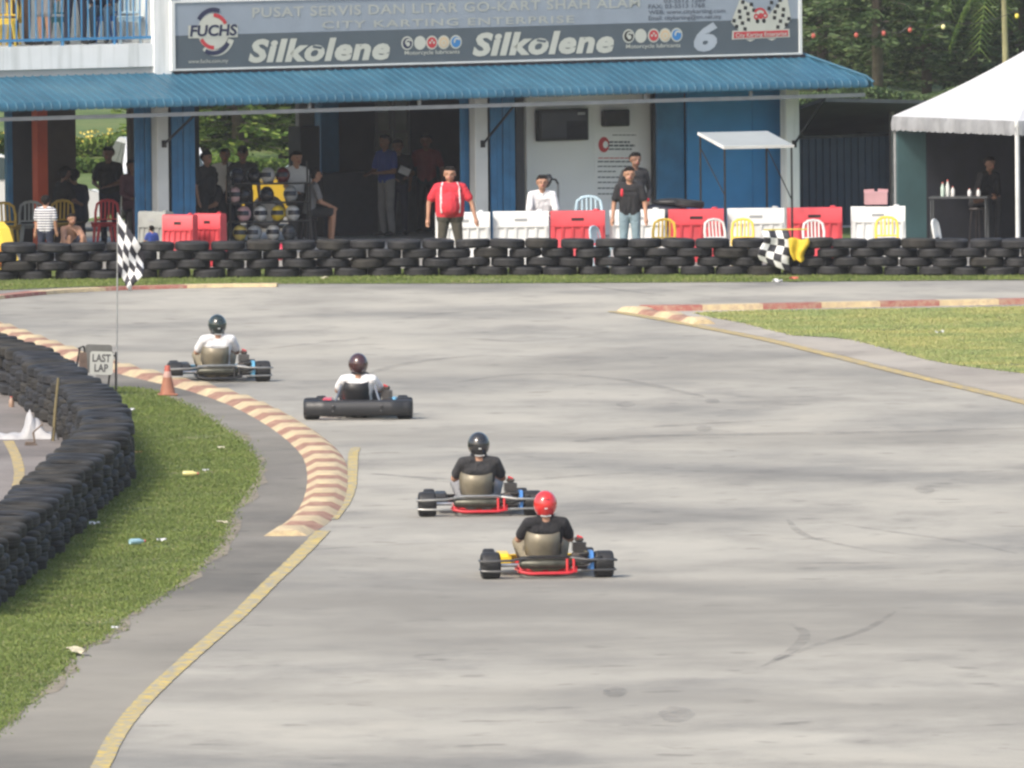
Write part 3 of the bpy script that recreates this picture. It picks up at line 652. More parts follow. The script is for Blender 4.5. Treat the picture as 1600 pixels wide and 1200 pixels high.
for sgn, ox in ((1, 1146), (-1, 1232)):
    for i in range(4):
        for j in range(6):
            if (i+j) % 2 == 0:
                u = i*6.6; vv = j*7.3; px = ox+sgn*(u+ (5-j)*1.2+2-1.5*j+ (6 if j < 3 else 3)); py = 3+vv+u*.28-(3 if sgn < 0 else 0)
                spoly('emblem', [(px-2.6,py+2.6),(px+2.6,py+3.2),(px+3.2,py-2.4),(px-2.0,py-3.0)], C_BLK, -.010)

# ------------------------------------------------------------ things on the white wall
def on_wall(px0, py0, px1, py1, y): (x0, z0), (x1, z1) = BP(px0, py1, y), BP(px1, py0, y); return x0, x1, z0, z1
x0, x1, z0, z1 = on_wall(840, 169, 919, 221, .80)
tv = empty('scoreboard', BW((x0+x1)/2, .80, z0), PHI); tag(tv, 'large dark timing screen in black frame hung on white wall', 'screen'); wd = x1-x0; hd = z1-z0
MB().cbox((0, .03, hd/2), (wd, .10, hd), .015).build('case', M_BLACK, tv); sc_ = mat('dark_screen', (.055,.058,.07), .25, 0, .1, 4)
MB().bbox(-wd/2+.06, wd/2-.06, -.026, -.021, .06, hd-.06).build('panel', sc_, tv); MB().bbox(.06, wd/2-.05, -.034, -.027, .03, hd*.62).build('screen', mat('black_screen', (.02,.02,.024), .2), tv)
MB().bbox(wd*.28, wd*.42, -.032, -.027, hd*.80, hd*.88).build('badge', mat('pale_badge', (.35,.36,.38), .5), tv)
x0, x1, z0, z1 = on_wall(943, 171, 983, 198, .80); wd = x1-x0; hd = z1-z0
sp_ = empty('wall_speaker', BW((x0+x1)/2, .80, z0), PHI); tag(sp_, 'small black box loudspeaker mounted on white wall above the notice', 'speaker')
MB().cbox((0, .03, hd/2), (wd, .13, hd), .02).build('case', M_BLACK, sp_); MB().cbox((0, -.04, hd/2), (wd-.05, .012, hd-.05), .004).build('grille', mat('speaker_grille', (.03,.03,.033), .9), sp_)
nt_ = empty('wall_notice', BW(0, .885, 0), PHI); tag(nt_, 'printed notice with red emblem and rows of lines on white wall', 'notice')
def NP(px, py): return BP(px, py, .885)
x0, x1, z0, z1 = on_wall(930, 206, 998, 312, .885); MB().bbox(x0, x1, .003, .010, z0, z1).build('sheet', mat('notice_sheet', (.80,.81,.83), .6, 0, .03, 2), nt_)
disc('emblem', 943.5, 226, 8.5, C_RED, -.002, nt_, P=NP, sz=1.2); disc('emblem', 946, 226, 4, mat('notice_sheet', (.6,.6,.6)), -.004, nt_, P=NP, sz=1.2)
for k, (a, e, yy, hh) in enumerate(((951,984,222,3),(950,992,227.5,3.4),(951,987,233,2.6),(957,994,211,1.6),(935,988,247,1.6),(934,992,252.5,2.4),(934,988,260,2),(934,962,268,2),(934,990,277,2.2),(934,980,285,2),(934,988,294,2.2),(934,984,303,2.2))):
    xx = a
    while xx < e:
        ln_ = random.uniform(4, 9); q = min(e, xx+ln_); (u0, v0), (u1, v1) = NP(xx, yy+hh/2), NP(q, yy-hh/2)
        MB().bbox(u0, u1, -.002, .001, v0, v1).build('print_line', C_RED if k == 4 else C_INK, nt_); xx = q+1.2
# ------------------------------------------------------------ shed, marquee
M_NAVYC = mat('navy_corrugated', (.035,.055,.085), .6, .1, .2, 2); M_TEAL = mat('teal_corrugated', (.075,.15,.16), .6, .1, .15, 2)
shed = empty('tin_shed', BW(XR, 2.4, 0), PHI); tag(shed, 'dark tin shed with navy corrugated wall beside the building', 'shed')
def SH(px, py, y): x, z = BP(px, py, y); return x-XR, z
def corr(name, xa, xb, y, z0, z1, m, step=.15):
    nn = max(1, int(round((xb-xa)/step))); st = (xb-xa)/nn
    for k in range(nn):
        x = xa+k*st; MB().prism([(x+.003,y),(x+st*.3,y),(x+st*.42,y-.03),(x+st*.88,y-.03),(x+st-.003,y),(x+st-.003,y+.02),(x+.003,y+.02)], z0, z1).build(name, m, shed)
yl = 2.4
xa, zt = SH(1252, 217, yl); xb, _ = SH(1391, 217, yl); corr('wall_sheet', xa-.2, xb, 0, 0, zt, M_NAVYC)
MB().bbox(xa-.2, xb, .05, .12, zt+.002, zt+.05).build('beam', M_DARK, shed)
xp, _ = SH(1394, 260, yl-.3); MB().bbox(xp-.035, xp+.035, -.34, -.27, -.01, 1.98).build('post', mat('grey_wood_post', (.28,.26,.24), .8), shed)
xc, _ = SH(1399, 260, yl-.2); xd, _ = SH(1446, 260, yl-.2); corr('wall_sheet', xc, xd, -.2, 0, 1.85, M_TEAL, .12)
MB().bbox(xa-.2, xd+4.5, 3.2, 3.3, -.01, 1.55).build('back_wall', M_DKWALL, shed)
MB().bbox(xd+4.4, xd+4.5, -.2, 3.195, -.01, 1.5).build('side_wall', M_DKWALL, shed); MB().bbox(xd-.02, xd+.05, -.15, 3.195, -.01, 1.55).build('side_wall', M_DKWALL, shed)
MB().bbox(xa-.2, xd+4.5, -.2, 3.2, -.03, .01).build('floor', M_FLOOR, shed)
zr = BP(1330, 152, yl-1.0)[1]
rf = MB(); vs = [(xa-.2, -1.0, zr), (xd+4.6, -1.0, zr-.30), (xd+4.6, 3.4, zr-1.15), (xa-.2, 3.4, zr-.85)]; vs += [(a, b_, c-.06) for a, b_, c in vs]
rf.add(vs, [(0,1,2,3),(7,6,5,4),(0,4,5,1),(1,5,6,2),(2,6,7,3),(3,7,4,0)]); rf.build('roof', mat('grey_tin_roof', (.14,.145,.155), .5, .3, .2, 2), shed)

tA = atD(1396, 63.2, 0); tB = atD(1592, 62.30, 0)
tent = empty('marquee', (tA.x, tA.y, 0), math.atan2(tB.y-tA.y, tB.x-tA.x)); tag(tent, 'white pyramid marquee with dirty scalloped valance', 'marquee')
L_ = (tB-tA).length; EZ = 2.16; D_ = L_; Wd = L_; apex = (L_/2, D_/2, EZ+1.35); print('TENT', L_)
M_TENT = mat('marquee_cloth', (.50,.51,.53), .65, 0, .04, 1.5); M_VAL = mat('dirty_valance', (.25,.26,.275), .8, 0, .22, 3)
def roof_tri(p, q):
    vs = []; fs = []; nn = 8
    for i in range(nn+1):
        u = i/nn
        for j in range(nn+1):
            v_ = j/nn; a = Vector(p).lerp(Vector(q), v_); c = a.lerp(Vector(apex), u); c.z -= .16*math.sin(math.pi*u)*(.4+.6*math.sin(math.pi*v_)); vs.append(c)
    for i in range(nn):
        for j in range(nn): a = i*(nn+1)+j; fs.append((a, a+1, a+nn+2, a+nn+1))
    MB().add(vs, fs).build('roof_panel', M_TENT, tent, 'all')
cs = [(0,0,EZ),(Wd,0,EZ),(Wd,D_,EZ),(0,D_,EZ)]
for i in range(4): roof_tri(cs[i], cs[(i+1) % 4])
def valance(p, q):
    p, q = Vector(p), Vector(q); nn = int((q-p).length/.045); vs = []; fs = []
    t_ = (q-p).normalized(); nr = Vector((t_.y, -t_.x, 0))
    for i in range(nn+1):
        c = p.lerp(q, i/nn); wv = .02*math.sin(i*.55)+.01*math.sin(i*1.7)
        vs += [c, c+nr*(.03+wv)+Vector((0,0,-.12)), c+nr*(.02+wv*1.3)+Vector((0,0,-.225-.022*abs(math.sin(i*math.pi/3))))]
    for i in range(nn): fs += [(3*i, 3*i+1, 3*i+4, 3*i+3), (3*i+1, 3*i+2, 3*i+5, 3*i+4)]
    MB().add(vs, fs).build('valance', M_VAL, tent, 'all')
for i in range(4): valance(cs[i], cs[(i+1) % 4])
for (x, y, z_) in cs: MB().tube([(x+.03*(1 if x == 0 else -1), y+.03*(1 if y == 0 else -1), 0), (x+.03*(1 if x == 0 else -1), y+.03*(1 if y == 0 else -1), EZ)], .022, 8).build('pole', M_GREYM, tent, True)
MB().bbox(.05, .07, .05, .62, .0, EZ-.02).build('side_shade_curtain', M_TEAL, tent)
MB().bbox(.055, .075, .63, D_-.07, .0, EZ-.02).build('side_shade_curtain', mat('dark_shade_sheet', (.028,.03,.04), .8, 0, .2, 3), tent)  # added dark sheet that blocks sun and darkens the stall
MB().bbox(.08, Wd-.05, D_-.06, D_-.04, .0, EZ-.02).build('back_shade_sheet', mat('dark_shade_sheet', (.028,.03,.04), .8, 0, .2, 3), tent)  # added dark backing, its colour stands for the shade inside the tent
MB().bbox(.08, Wd-.05, .05, D_-.07, .0, .02).build('ground_shade_sheet', mat('ground_shade_dark', (.05,.05,.055), .9, 0, .2, 3), tent)  # added dark sheet, shade under the marquee put into its colour
MB().tube([(L_-.03, .0, 0), (L_-.03, .0, EZ)], .035, 8).build('pole', M_PLASTW, tent, True)

# ------------------------------------------------------------ trees, hedge, far house, cars
M_LEAFD = island_mat('pine_needles', [(0,(.036,.068,.028)),(.5,(.07,.115,.046)),(.85,(.115,.17,.07)),(1,(.18,.235,.10))], .6, .2, ((.7,.75,.7),(1.2,1.15,1.0),.7))
M_LEAFL = island_mat('bright_leaves', [(0,(.04,.085,.015)),(.5,(.09,.16,.03)),(.85,(.16,.24,.05)),(1,(.26,.33,.09))], .6, .3, ((.6,.65,.6),(1.2,1.15,1.0),.9))
M_BARK = mat('bark', (.12,.10,.08), .9, 0, .3, 6, .5)
def quads_mesh(name, C, A, Bv, m):
    n_ = len(C); V = np.stack([C-A-Bv, C+A-Bv, C+A+Bv, C-A+Bv], 1)
    me = bpy.data.meshes.new(name); me.vertices.add(4*n_); me.vertices.foreach_set('co', V.ravel().astype(np.float32)); me.loops.add(4*n_); me.loops.foreach_set('vertex_index', np.arange(4*n_, dtype=np.int32))
    me.polygons.add(n_); me.polygons.foreach_set('loop_start', np.arange(0, 4*n_, 4, dtype=np.int32)); me.update(calc_edges=True); me.materials.append(m); return me
def unit(a): return a/np.maximum(np.linalg.norm(a, axis=1, keepdims=True), 1e-6)
def pine(px, D, label, h=9.0, blen=1.9, dens=1.0, m=M_LEAFD, group='pine trees behind the shed', z0=None, low=.5, x=None):
    zb = -.02; p2 = atD(px, D, zb); root = empty('pine_tree', (p2.x, p2.y, zb), random.uniform(0, 6.28)); tag(root, label, 'tree', group)
    MB().tube([(0,0,-.1),(.02,.01,h*.4),(0,.03,h*.8),(0,0,h)], [.13,.10,.05,.015], 8).build('trunk', M_BARK, root, 'all')
    lb = MB(); C = []; A = []; Bq = []; z = low
    while z < h-.2:
        L = blen*(1-(z/h)**1.3)*random.uniform(.85,1.1)+.15; nb = 8; a0 = random.uniform(0, 6.28)
        k = int((85 if z < 4.2 else 40)*dens)
        for q in range(nb):
            a = a0+q*2*math.pi/nb+random.uniform(-.15,.15); ll = L*random.uniform(.75,1.12); dr = random.uniform(-.02,.12)
            tip = Vector((math.cos(a)*ll, math.sin(a)*ll, z-dr*ll)); lb.tube([(0,0,z), tip], [.018,.006], 4, cap=False)
            s_ = rng.uniform(.12, 1.05, k)**.8; base = np.array([[math.cos(a), math.sin(a), 0]])*(s_*ll)[:,None]; base[:,2] = z-dr*ll*s_
            side = np.array([-math.sin(a), math.cos(a), 0]); off = rng.normal(0, .13, k)*(.4+s_); base += side[None]*off[:,None]; base[:,2] += rng.normal(-.02, .055, k)-np.abs(off)*.12
            d_ = unit(np.array([[math.cos(a), math.sin(a), -.1]])+side[None]*np.sign(off)[:,None]*.9+rng.normal(0, .25, (k, 3)))
            nrm = unit(np.cross(d_, rng.normal(0, 1, (k, 3)))); C.append(base); A.append(d_*rng.uniform(.05,.12,(k,1))); Bq.append(nrm*rng.uniform(.014,.03,(k,1)))
        z += random.uniform(.26, .40)
    tag(lb.build('limb', M_BARK, root), kind='stuff'); o = link('crown', quads_mesh('crown', np.concatenate(C), np.concatenate(A), np.concatenate(Bq), m), root); tag(o, kind='stuff'); return root
pine(1372, 84.0, 'tall pine with bare lower trunk and tiered branches behind the shed roof', 10, 2.0, 1.0, low=1.6)
pine(1285, 85.5, 'dense dark pine just past the right end of the sign board', 9.5, 2.1, 1.3)
pine(1330, 87.5, 'pine filling the gap behind the bare trunked pine', 10, 2.1, 1.2)
pine(1448, 85.0, 'dark pine standing left of the drooping palm frond', 9, 1.7, 1.3)
pine(1520, 87.0, 'pine behind the palm above the marquee roof', 9.5, 2.0, 1.2)
pine(1600, 86.0, 'pine behind the peak of the marquee', 9, 2.0, 1.1)
pine(1245, 88.0, 'pine half hidden behind the end of the sign board', 9.5, 2.1, 1.1)
pine(372, 75.0, 'sunlit pine seen through the doorway above the yellow car', 8, 1.9, 1.3, M_LEAFL, 'pine trees seen through the doorway', low=.5)  # sunlit look of these pines is put into the brighter leaf colour
pine(445, 75.6, 'sunlit pine seen through the doorway next to the pale wall', 8, 1.8, 1.3, M_LEAFL, 'pine trees seen through the doorway', low=.5)
pine(318, 75.4, 'sunlit pine seen through the doorway next to the blue shutter', 8, 1.8, 1.2, M_LEAFL, 'pine trees seen through the doorway', low=.5)
pine(408, 77.5, 'shaded pine seen through the doorway between two sunlit pines', 8, 1.9, 1.2, M_LEAFD, 'pine trees seen through the doorway', low=.5)  # shade on this one is put into the darker needle colour
# hedge with yellow flowers
def bush(name, label, pa, pb, row, hgt, dep, m, n_, cat='hedge', mflow=None, nf=0):
    D = G(800, row).y; A_, B_ = at_m(pa, D, -.02), at_m(pb, D, -.02); root = empty(name, (A_+B_)/2); tag(root, label, cat); w2 = (B_.x-A_.x)/2
    def pts(k):
        P = np.stack([rng.uniform(-w2, w2, k), rng.normal(0, dep*.4, k), rng.uniform(0, 1, k)**.6*hgt], 1); P[:,2] *= .8+.3*fnoise(P[:,:2]*np.array([[1,0]]), 2.2, 3)+.0; return P
    C = pts(n_); d_ = unit(rng.normal(0, 1, (n_, 3))); nr = unit(np.cross(d_, rng.normal(0, 1, (n_, 3))))
    o = link('foliage', quads_mesh('foliage', C, d_*rng.uniform(.02,.05,(n_,1)), nr*rng.uniform(.012,.028,(n_,1)), m), root); tag(o, kind='stuff')
    if nf:
        C = pts(nf); C[:,1] -= dep*.3; C[:,2] = hgt*rng.uniform(.5,1.0,nf); d_ = unit(rng.normal(0, 1, (nf, 3))); nr = unit(np.cross(d_, rng.normal(0, 1, (nf, 3))))
        o = link('flowers', quads_mesh('flowers', C, d_*.022, nr*.022, mflow), root); tag(o, kind='stuff')
    MB().tube([(-w2, 0, .02), (w2, 0, .05)], .04, 5).build('stems', M_BARK, root)
M_YFL = mat('yellow_flowers', (.62,.50,.10), .6)
bush('flowering_hedge', 'clipped green hedge with yellow flowers behind the parked cars', -60, 306, 236, .55, .7, M_LEAFL, 26000, 'hedge', M_YFL, 420)
bush('hedge', 'low leafy hedge along the back of the car park', -80, 520, 262, .30, .5, M_LEAFL, 22000)
bush('hedge', 'rough hedge below the pines behind the tin shed', 1230, 1640, 185, .7, .8, M_LEAFD, 30000)
# palm with drooping frond
pp = atD(1571, 79.5, .1); palm = empty('palm_tree', (pp.x, pp.y, .0)); tag(palm, 'slim palm with arching fronds rising behind the marquee', 'palm')
MB().tube([(0,0,-.1),(.02,0,1.2),(.0,.02,2.2),(-.02,0,3.1)], [.085,.07,.06,.05], 8).build('trunk', mat('palm_trunk', (.30,.28,.15), .8, 0, .2, 5), palm, 'all')
for k, (a, ln_, up, dn) in enumerate(((3.3,1.2,.25,1.35),(2.7,1.9,.8,1.2),(.2,2.0,.7,1.5),(1.5,1.8,.9,1.0),(4.4,2.0,.6,1.4),(5.4,1.9,.7,1.3),(3.9,1.7,1.1,.6),(.9,1.7,1.0,.8))):
    sp = [Vector((math.cos(a)*ln_*u, math.sin(a)*ln_*u, 3.05+up*4*u*(1-u)-dn*u*u)) for u in np.linspace(0, 1, 14)]
    fb = MB().tube(sp, [.02-.001*i for i in range(14)], 5)
    for i in range(1, 14):
        t_ = (sp[i]-sp[i-1]).normalized(); sd = t_.cross(Vector((0,0,1))).normalized()
        for q in range(3):
            c = sp[i-1].lerp(sp[i], q/3)
            for sg_ in (-1, 1):
                tip = c+sd*sg_*.42*(1-.5*abs(i/13-.4))+t_*.18-Vector((0,0,.16)); fb.add([c-t_*.015, c+t_*.015, tip], [(0,1,2)])
    fb.build('frond', M_LEAFL, palm)
# string of lanterns
la = [(1271,56,'red'),(1338,55,'red'),(1381,52,'red'),(1422,47,'red'),(1474,42,'pale yellow'),(1589,25,'yellow')]
LC = {'red': mat('lantern_red', (.42,.09,.07), .6), 'pale yellow': mat('lantern_cream', (.75,.70,.35), .5), 'yellow': mat('lantern_yellow', (.75,.60,.10), .5)}
where = ['just past the end of the sign board', 'in front of the dense pine', 'beside the bare pine trunk', 'between the bare trunk and the next pine', 'near the drooping palm frond', 'beside the palm trunk']
wp = []
for k, (px, py, c) in enumerate(la):
    d = ray(px, py); p = CO+d*(depth(77.0)/d.y); wp.append(p); ln_ = empty('lantern', p); tag(ln_, f'small round {c} lantern on a wire {where[k]}', 'lantern', 'lanterns strung behind the shed')
    MB().sphere((0,0,0), (.045,.045,.055), 12, 8).build('globe', LC[c], ln_, 'all'); MB().lathe([(.02,.06),(.025,.07),(.025,.085),(.008,.09)], 8).build('cap', M_DARK, ln_)
path = []
ext = [wp[0]+Vector((-2.0, 0, .35))]+wp+[wp[-1]+Vector((2, 0, .3))]
for a, c in zip(ext, ext[1:]):
    for u in np.linspace(0, 1, 8)[:-1]: q = a.lerp(c, u)+Vector((0,0,.12-.15*math.sin(math.pi*u))); path.append(q)
o = MB().tube([p-ext[0] for p in path], .006, 4).build('lantern_wire', M_BLACK); o.location = ext[0]; tag(o, 'thin dark wire carrying the lanterns past the pines', 'wire')
for q in (ext[0], ext[-1]): MB().tube([(q.x-ext[0].x, q.y-ext[0].y, -ext[0].z-.3), (q.x-ext[0].x, q.y-ext[0].y, q.z-ext[0].z+.2)], .03, 6).build('pole', M_GREYM, o)
# pale house behind the pines
hp = atD(1420, 112, 2.0); house = empty('house', (hp.x, hp.y, 1.2)); tag(house, 'pale house glimpsed between the pines', 'house')
MB().bbox(-7, 7, 0, 8, 0, 6).build('wall', M_WHITE, house); MB().bbox(-7.4, 7.4, -.4, 8.4, 6.01, 6.3).build('roof', mat('far_roof', (.35,.30,.28), .8), house)
for x in (-5, -2.5, 0, 2.5, 5):
    for z in (1.2, 3.8):
        f = MB().bbox(x-.7, x+.7, -.06, -.005, z, z+1.3).build('window', M_GREYM, house); MB().bbox(x-.6, x+.6, -.09, -.065, z+.1, z+1.2).build('pane', M_GLASS, f)

def car(name, label, loc, rz, paint, cat='car'):
    root = empty(name, loc, rz); tag(root, label, cat)          # front towards +x
    W = .82
    def loft(prof, m, nm, ws):
        vs = []; fs = []; n_ = len(prof)
        for s, ww in ws:
            for (x, z) in prof: vs.append((x*(1-.03*abs(s)), s*ww, z))
        for r_ in range(len(ws)-1):
            for i in range(n_): j = (i+1) % n_; fs.append((r_*n_+i, (r_+1)*n_+i, (r_+1)*n_+j, r_*n_+j))
        fs += [tuple(range(n_)), tuple(reversed(range((len(ws)-1)*n_, len(ws)*n_)))]
        return MB().add(vs, fs).build(nm, m, root, True)
    body = [(2.05,.28),(2.1,.5),(2.02,.68),(1.6,.80),(.95,.90),(-1.5,.93),(-2.0,.86),(-2.1,.55),(-2.05,.28),(-1.6,.2),(1.6,.2)]
    loft(body, paint, 'body', ((-1,W),(-.9,W),(.9,W),(1,W)) if False else ((-1,W*.96),(-.97,W),(.97,W),(1,W*.96)))
    cab = [(1.0,.88),(.35,1.34),(.1,1.40),(-.9,1.40),(-1.25,1.30),(-1.75,.90)]
    cb = MB(); vs = []
    for s in (-1, 1):
        for (x, z) in cab: vs.append((x, s*(W-.04-.16*(z-.88)/.52), z))
    n_ = len(cab); cb.add(vs, [tuple(range(n_)), tuple(reversed(range(n_, 2*n_)))]+[(i, n_+i, n_+(i+1) % n_, (i+1) % n_) for i in range(n_)]); cb.build('cabin', paint, root, True)
    gl = mat('car_glass', (.05,.07,.07), .08, 0, .1, 2)
    MB().add([(.96,-.68,.925),(.96,.68,.925),(.40,.56,1.315),(.40,-.56,1.315)], [(0,1,2,3)], TR(.022,0,.012)).build('windscreen', gl, root)
    MB().add([(-1.70,-.68,.945),(-1.70,.68,.945),(-1.29,.56,1.27),(-1.29,-.56,1.27)], [(3,2,1,0)], TR(-.022,0,.012)).build('rear_window', gl, root)
    for s in (-1, 1):
        for (xa_, xb_, xc_, xd_) in ((.82,.05,.05,.30),(-.02,-1.5,-1.15,-.02)):
            y1 = s*(W-.04+.008); y2 = s*(W-.04-.13+.008); MB().add([(xa_,y1,.94),(xb_,y1,.94),(xc_,y2,1.32),(xd_,y2,1.32)], [(0,1,2,3)]).build('side_window', gl, root)
        MB().sphere((1.98, s*.58, .62), (.10,.17,.085), 10, 6).build('headlight', M_PLASTW, root, 'all'); MB().sphere((-2.03, s*.62, .70), (.06,.13,.09), 8, 6).build('tail_light', M_PLASTR, root, 'all')
        for x in (1.3, -1.3):
            wh = empty('wheel', (x, s*(W-.06), .30)); wh.parent = root; wh.rotation_euler = (math.pi/2, 0, 0)
            MB().lathe([(.18,-.09),(.27,-.10),(.30,-.07),(.30,.07),(.27,.10),(.18,.09)], 20, closed=True).build('tyre', M_TYRE, wh, 'all'); MB().lathe([(.0,-.06),(.175,-.07),(.178,.07),(.0,.06)], 16).build('rim', M_STEEL, wh, True)
    MB().bbox(2.08, 2.13, -.5, .5, .34, .46).build('grille', M_BLACK, root)
    return root
P_W = mat('white_car_paint', (.72,.74,.75), .25, 0, .03, 2, coat=.6); P_Y = mat('yellow_car_paint', (.75,.50,.05), .25, 0, .05, 2, coat=.6)
c = at_m(163, 246, -.012); car('parked_car', 'white car with dark windscreen parked behind the building past the orange pillar', c+Vector((-2.1,.2,0)), R(6), P_W)
c = at_m(340, 247, -.012); car('parked_car', 'yellow car parked behind the building seen through the helmet rack doorway', c+Vector((2.1,.3,0)), R(186), P_Y)
c = at_m(250, 253, -.012); car('parked_car', 'white car parked nose in beside the yellow flowering hedge', c, R(-82), P_W)
# ------------------------------------------------------------ water filled barriers
def barrier_proto(m):
    W, Hh = .88, .86; root = []
    b = MB(); prof = [(-.20,0),(-.20,.16),(-.12,.30),(-.10,.58),(-.10,Hh-.03),(-.075,Hh),(.075,Hh),(.10,Hh-.03),(.10,.58),(.12,.30),(.20,.16),(.20,0)]
    vs = [(s*W/2, y, z) for s in (-1, 1) for (y, z) in prof]; n_ = len(prof)
    b.add(vs, [tuple(reversed(range(n_))), tuple(range(n_, 2*n_))]+[(i, (i+1) % n_, n_+(i+1) % n_, n_+i) for i in range(n_)])
    body = b.mesh('body', m, True)
    f = MB().bbox(-W/2+.03, W/2-.03, -.128, -.101, .60, .63).bbox(-W/2+.03, -W/2+.075, -.127, -.101, .33, .599).bbox(W/2-.075, W/2-.03, -.127, -.101, .33, .599)
    frame = f.mesh('rim', m); rib = MB().cbox((0, -.112, .465), (.05, .025, .26), .008).mesh('rib', m)
    slot = MB().bbox(-.10, .10, -.104, -.1005, .70, .745).mesh('slot', M_BLACK if m is M_PLASTR else mat('slot_grey', (.30,.31,.32), .7))
    cap = MB().lathe([(.05,Hh),(.05,Hh+.02),(.03,Hh+.03),(0,Hh+.03)], 12).mesh('cap', m)
    return body, frame, rib, slot, cap
BPR = {'white': barrier_proto(M_PLASTW), 'red': barrier_proto(M_PLASTR), 'grey': barrier_proto(mat('grey_barrier', (.26,.27,.26), .7, 0, .15, 3))}
def barrier(px0, px1, D, colr, label, rz=0.0, lean=0.0):
    a, c = atD(px0, D), atD(px1, D); root = empty('barrier', ((a.x+c.x)/2, a.y, 0), rz); root.scale = ((c.x-a.x)/.88/max(.3, math.cos(rz)), 1, 1); root.rotation_euler.x = lean; tag(root, label, 'barrier', 'water filled barriers behind the far tyre wall')
    bo, fr_, rb, sl_, cp_ = BPR[colr]; link('body', bo, root); link('rim', fr_, root); link('slot', sl_, root); o = link('cap', cp_, root); o.location.x = .3
    for x in (-.24, -.08, .08, .24): o = link('rib', rb, root); o.location.x = x
    return root
barrier(681, 766, 61.45, 'white', 'white plastic barrier behind the man in red shirt', R(2))
barrier(771, 858, 61.5, 'white', 'white plastic barrier in front of the seated boy')
barrier(861, 946, 61.5, 'red', 'red plastic barrier between the seated boy and the man in black', R(-2))
barrier(953, 1039, 61.55, 'white', 'white plastic barrier behind the man in black shirt')
barrier(1045, 1131, 61.55, 'red', 'red plastic barrier under the left pole of the white sunshade', R(2))
barrier(1137, 1226, 61.6, 'white', 'white plastic barrier under the white sunshade')
barrier(1230, 1316, 61.6, 'red', 'red plastic barrier by the right post of the building')
barrier(1330, 1415, 61.65, 'white', 'white plastic barrier carrying the pink box', R(-1))
barrier(223, 266, 61.9, 'grey', 'grey barrier standing askew in front of the white post', R(-48))
barrier(258, 306, 61.5, 'red', 'red barrier with dark slot below the blue shutter', R(-24))
barrier(308, 350, 61.6, 'red', 'red barrier next to the rack of helmets', R(-30))

# ------------------------------------------------------------ plastic chairs
def chair_meshes(m):
    seat = MB().cbox((0, 0, .43), (.42, .40, .03), .012); seat.bbox(-.19, .19, .185, .205, .36, .414)
    arc = [(-.19,-.19,.44),(-.195,-.22,.62),(-.17,-.245,.76),(-.10,-.26,.81),(0,-.265,.825),(.10,-.26,.81),(.17,-.245,.76),(.195,-.22,.62),(.19,-.19,.44)]
    fr_ = MB().tube(arc, .024, 7); fr_.tube([(-.18,-.20,.50),(.18,-.20,.50)], .016, 6)
    slat = MB().tube([(0,-.205,.50),(0,-.235,.65),(0,-.262,.82)], .017, 5)
    leg = MB().tube([(0,0,.42),(.0,0,.0)], [.028,.018], 6)
    return [x.mesh(nm, m, True) for x, nm in ((seat,'seat'),(fr_,'back_frame'),(slat,'back_slat'),(leg,'leg'))]
CH = {}
def chair(px, D, colr, rz, label, z=.0, sc=1.0, loc=None):
    mm = {'yellow': M_PLASTY, 'white': M_PLASTW, 'red': M_PLASTR, 'grey': mat('grey_plastic', (.34,.36,.36), .5), 'blue': mat('blue_plastic', (.06,.16,.45), .45), 'pale blue': mat('pale_blue_plastic', (.42,.55,.62), .4), 'teal': mat('teal_plastic', (.10,.28,.33), .5), 'ochre': mat('ochre_plastic', (.48,.32,.06), .5)}[colr]
    if colr not in CH: CH[colr] = chair_meshes(mm)
    p = loc if loc is not None else (BW(BP(px, 300, (D-62.3)*1.15)[0], (D-62.3)*1.15, z) if D > 63.1 and px < 800 else atD(px, D, z)); root = empty('plastic_chair', (p.x, p.y, p.z), rz, sc); tag(root, label, 'chair', 'plastic chairs'); s, f, sl_, lg = CH[colr]     # faces +y
    link('seat', s, root); link('back_frame', f, root)
    for x in (-.10, -.033, .033, .10): o = link('back_slat', sl_, root); o.location.x = x
    for x in (-.17, .17):
        for y in (-.16, .16): o = link('leg', lg, root); o.location = (x, y, 0); o.rotation_euler = (-.14*(1 if y > 0 else -1)*-1*-1, .10*(1 if x > 0 else -1)*-1, 0)
    return root
FZ = .06
chair(10, 64.3, 'ochre', R(-10), 'ochre plastic chair beside the grey chair by the dark panel', FZ); chair(47, 64.4, 'grey', R(5), 'grey plastic chair behind the boy in striped shirt', FZ)
chair(92, 64.5, 'ochre', R(15), 'ochre plastic chair behind the crouching boy', FZ); chair(163, 64.1, 'red', R(12), 'red plastic chair in front of the standing dark silhouette', FZ)
chair(1035, 61.05, 'yellow', R(170), 'yellow plastic chair in front of a white barrier next to the man in black', 0, .92); chair(1124, 61.1, 'white', R(200), 'white plastic chair in front of the red barrier under the sunshade', 0, .90)
chair(1160, 61.1, 'yellow', R(176), 'yellow plastic chair close beside a white chair under the sunshade', 0, .90); chair(1274, 61.0, 'white', R(186), 'white plastic chair next to the yellow cloth on the tyre wall', 0, .88)
chair(1386, 61.05, 'yellow', R(178), 'yellow plastic chair in front of the barrier with the pink box', 0, .92); chair(1480, 61.2, 'white', R(250), 'white plastic chair turned sideways in front of the marquee', 0, .84)
chair(945, 61.05, 'pale blue', R(240), 'pale blue chair turned sideways beside the red barrier', 0, .80); chair(921, 62.2, 'pale blue', R(180), 'pale blue plastic chair against the white wall', FZ, 1.12)
chair(848, 62.15, 'grey', R(180), 'grey chair under the seated boy in white', FZ, 1.0)

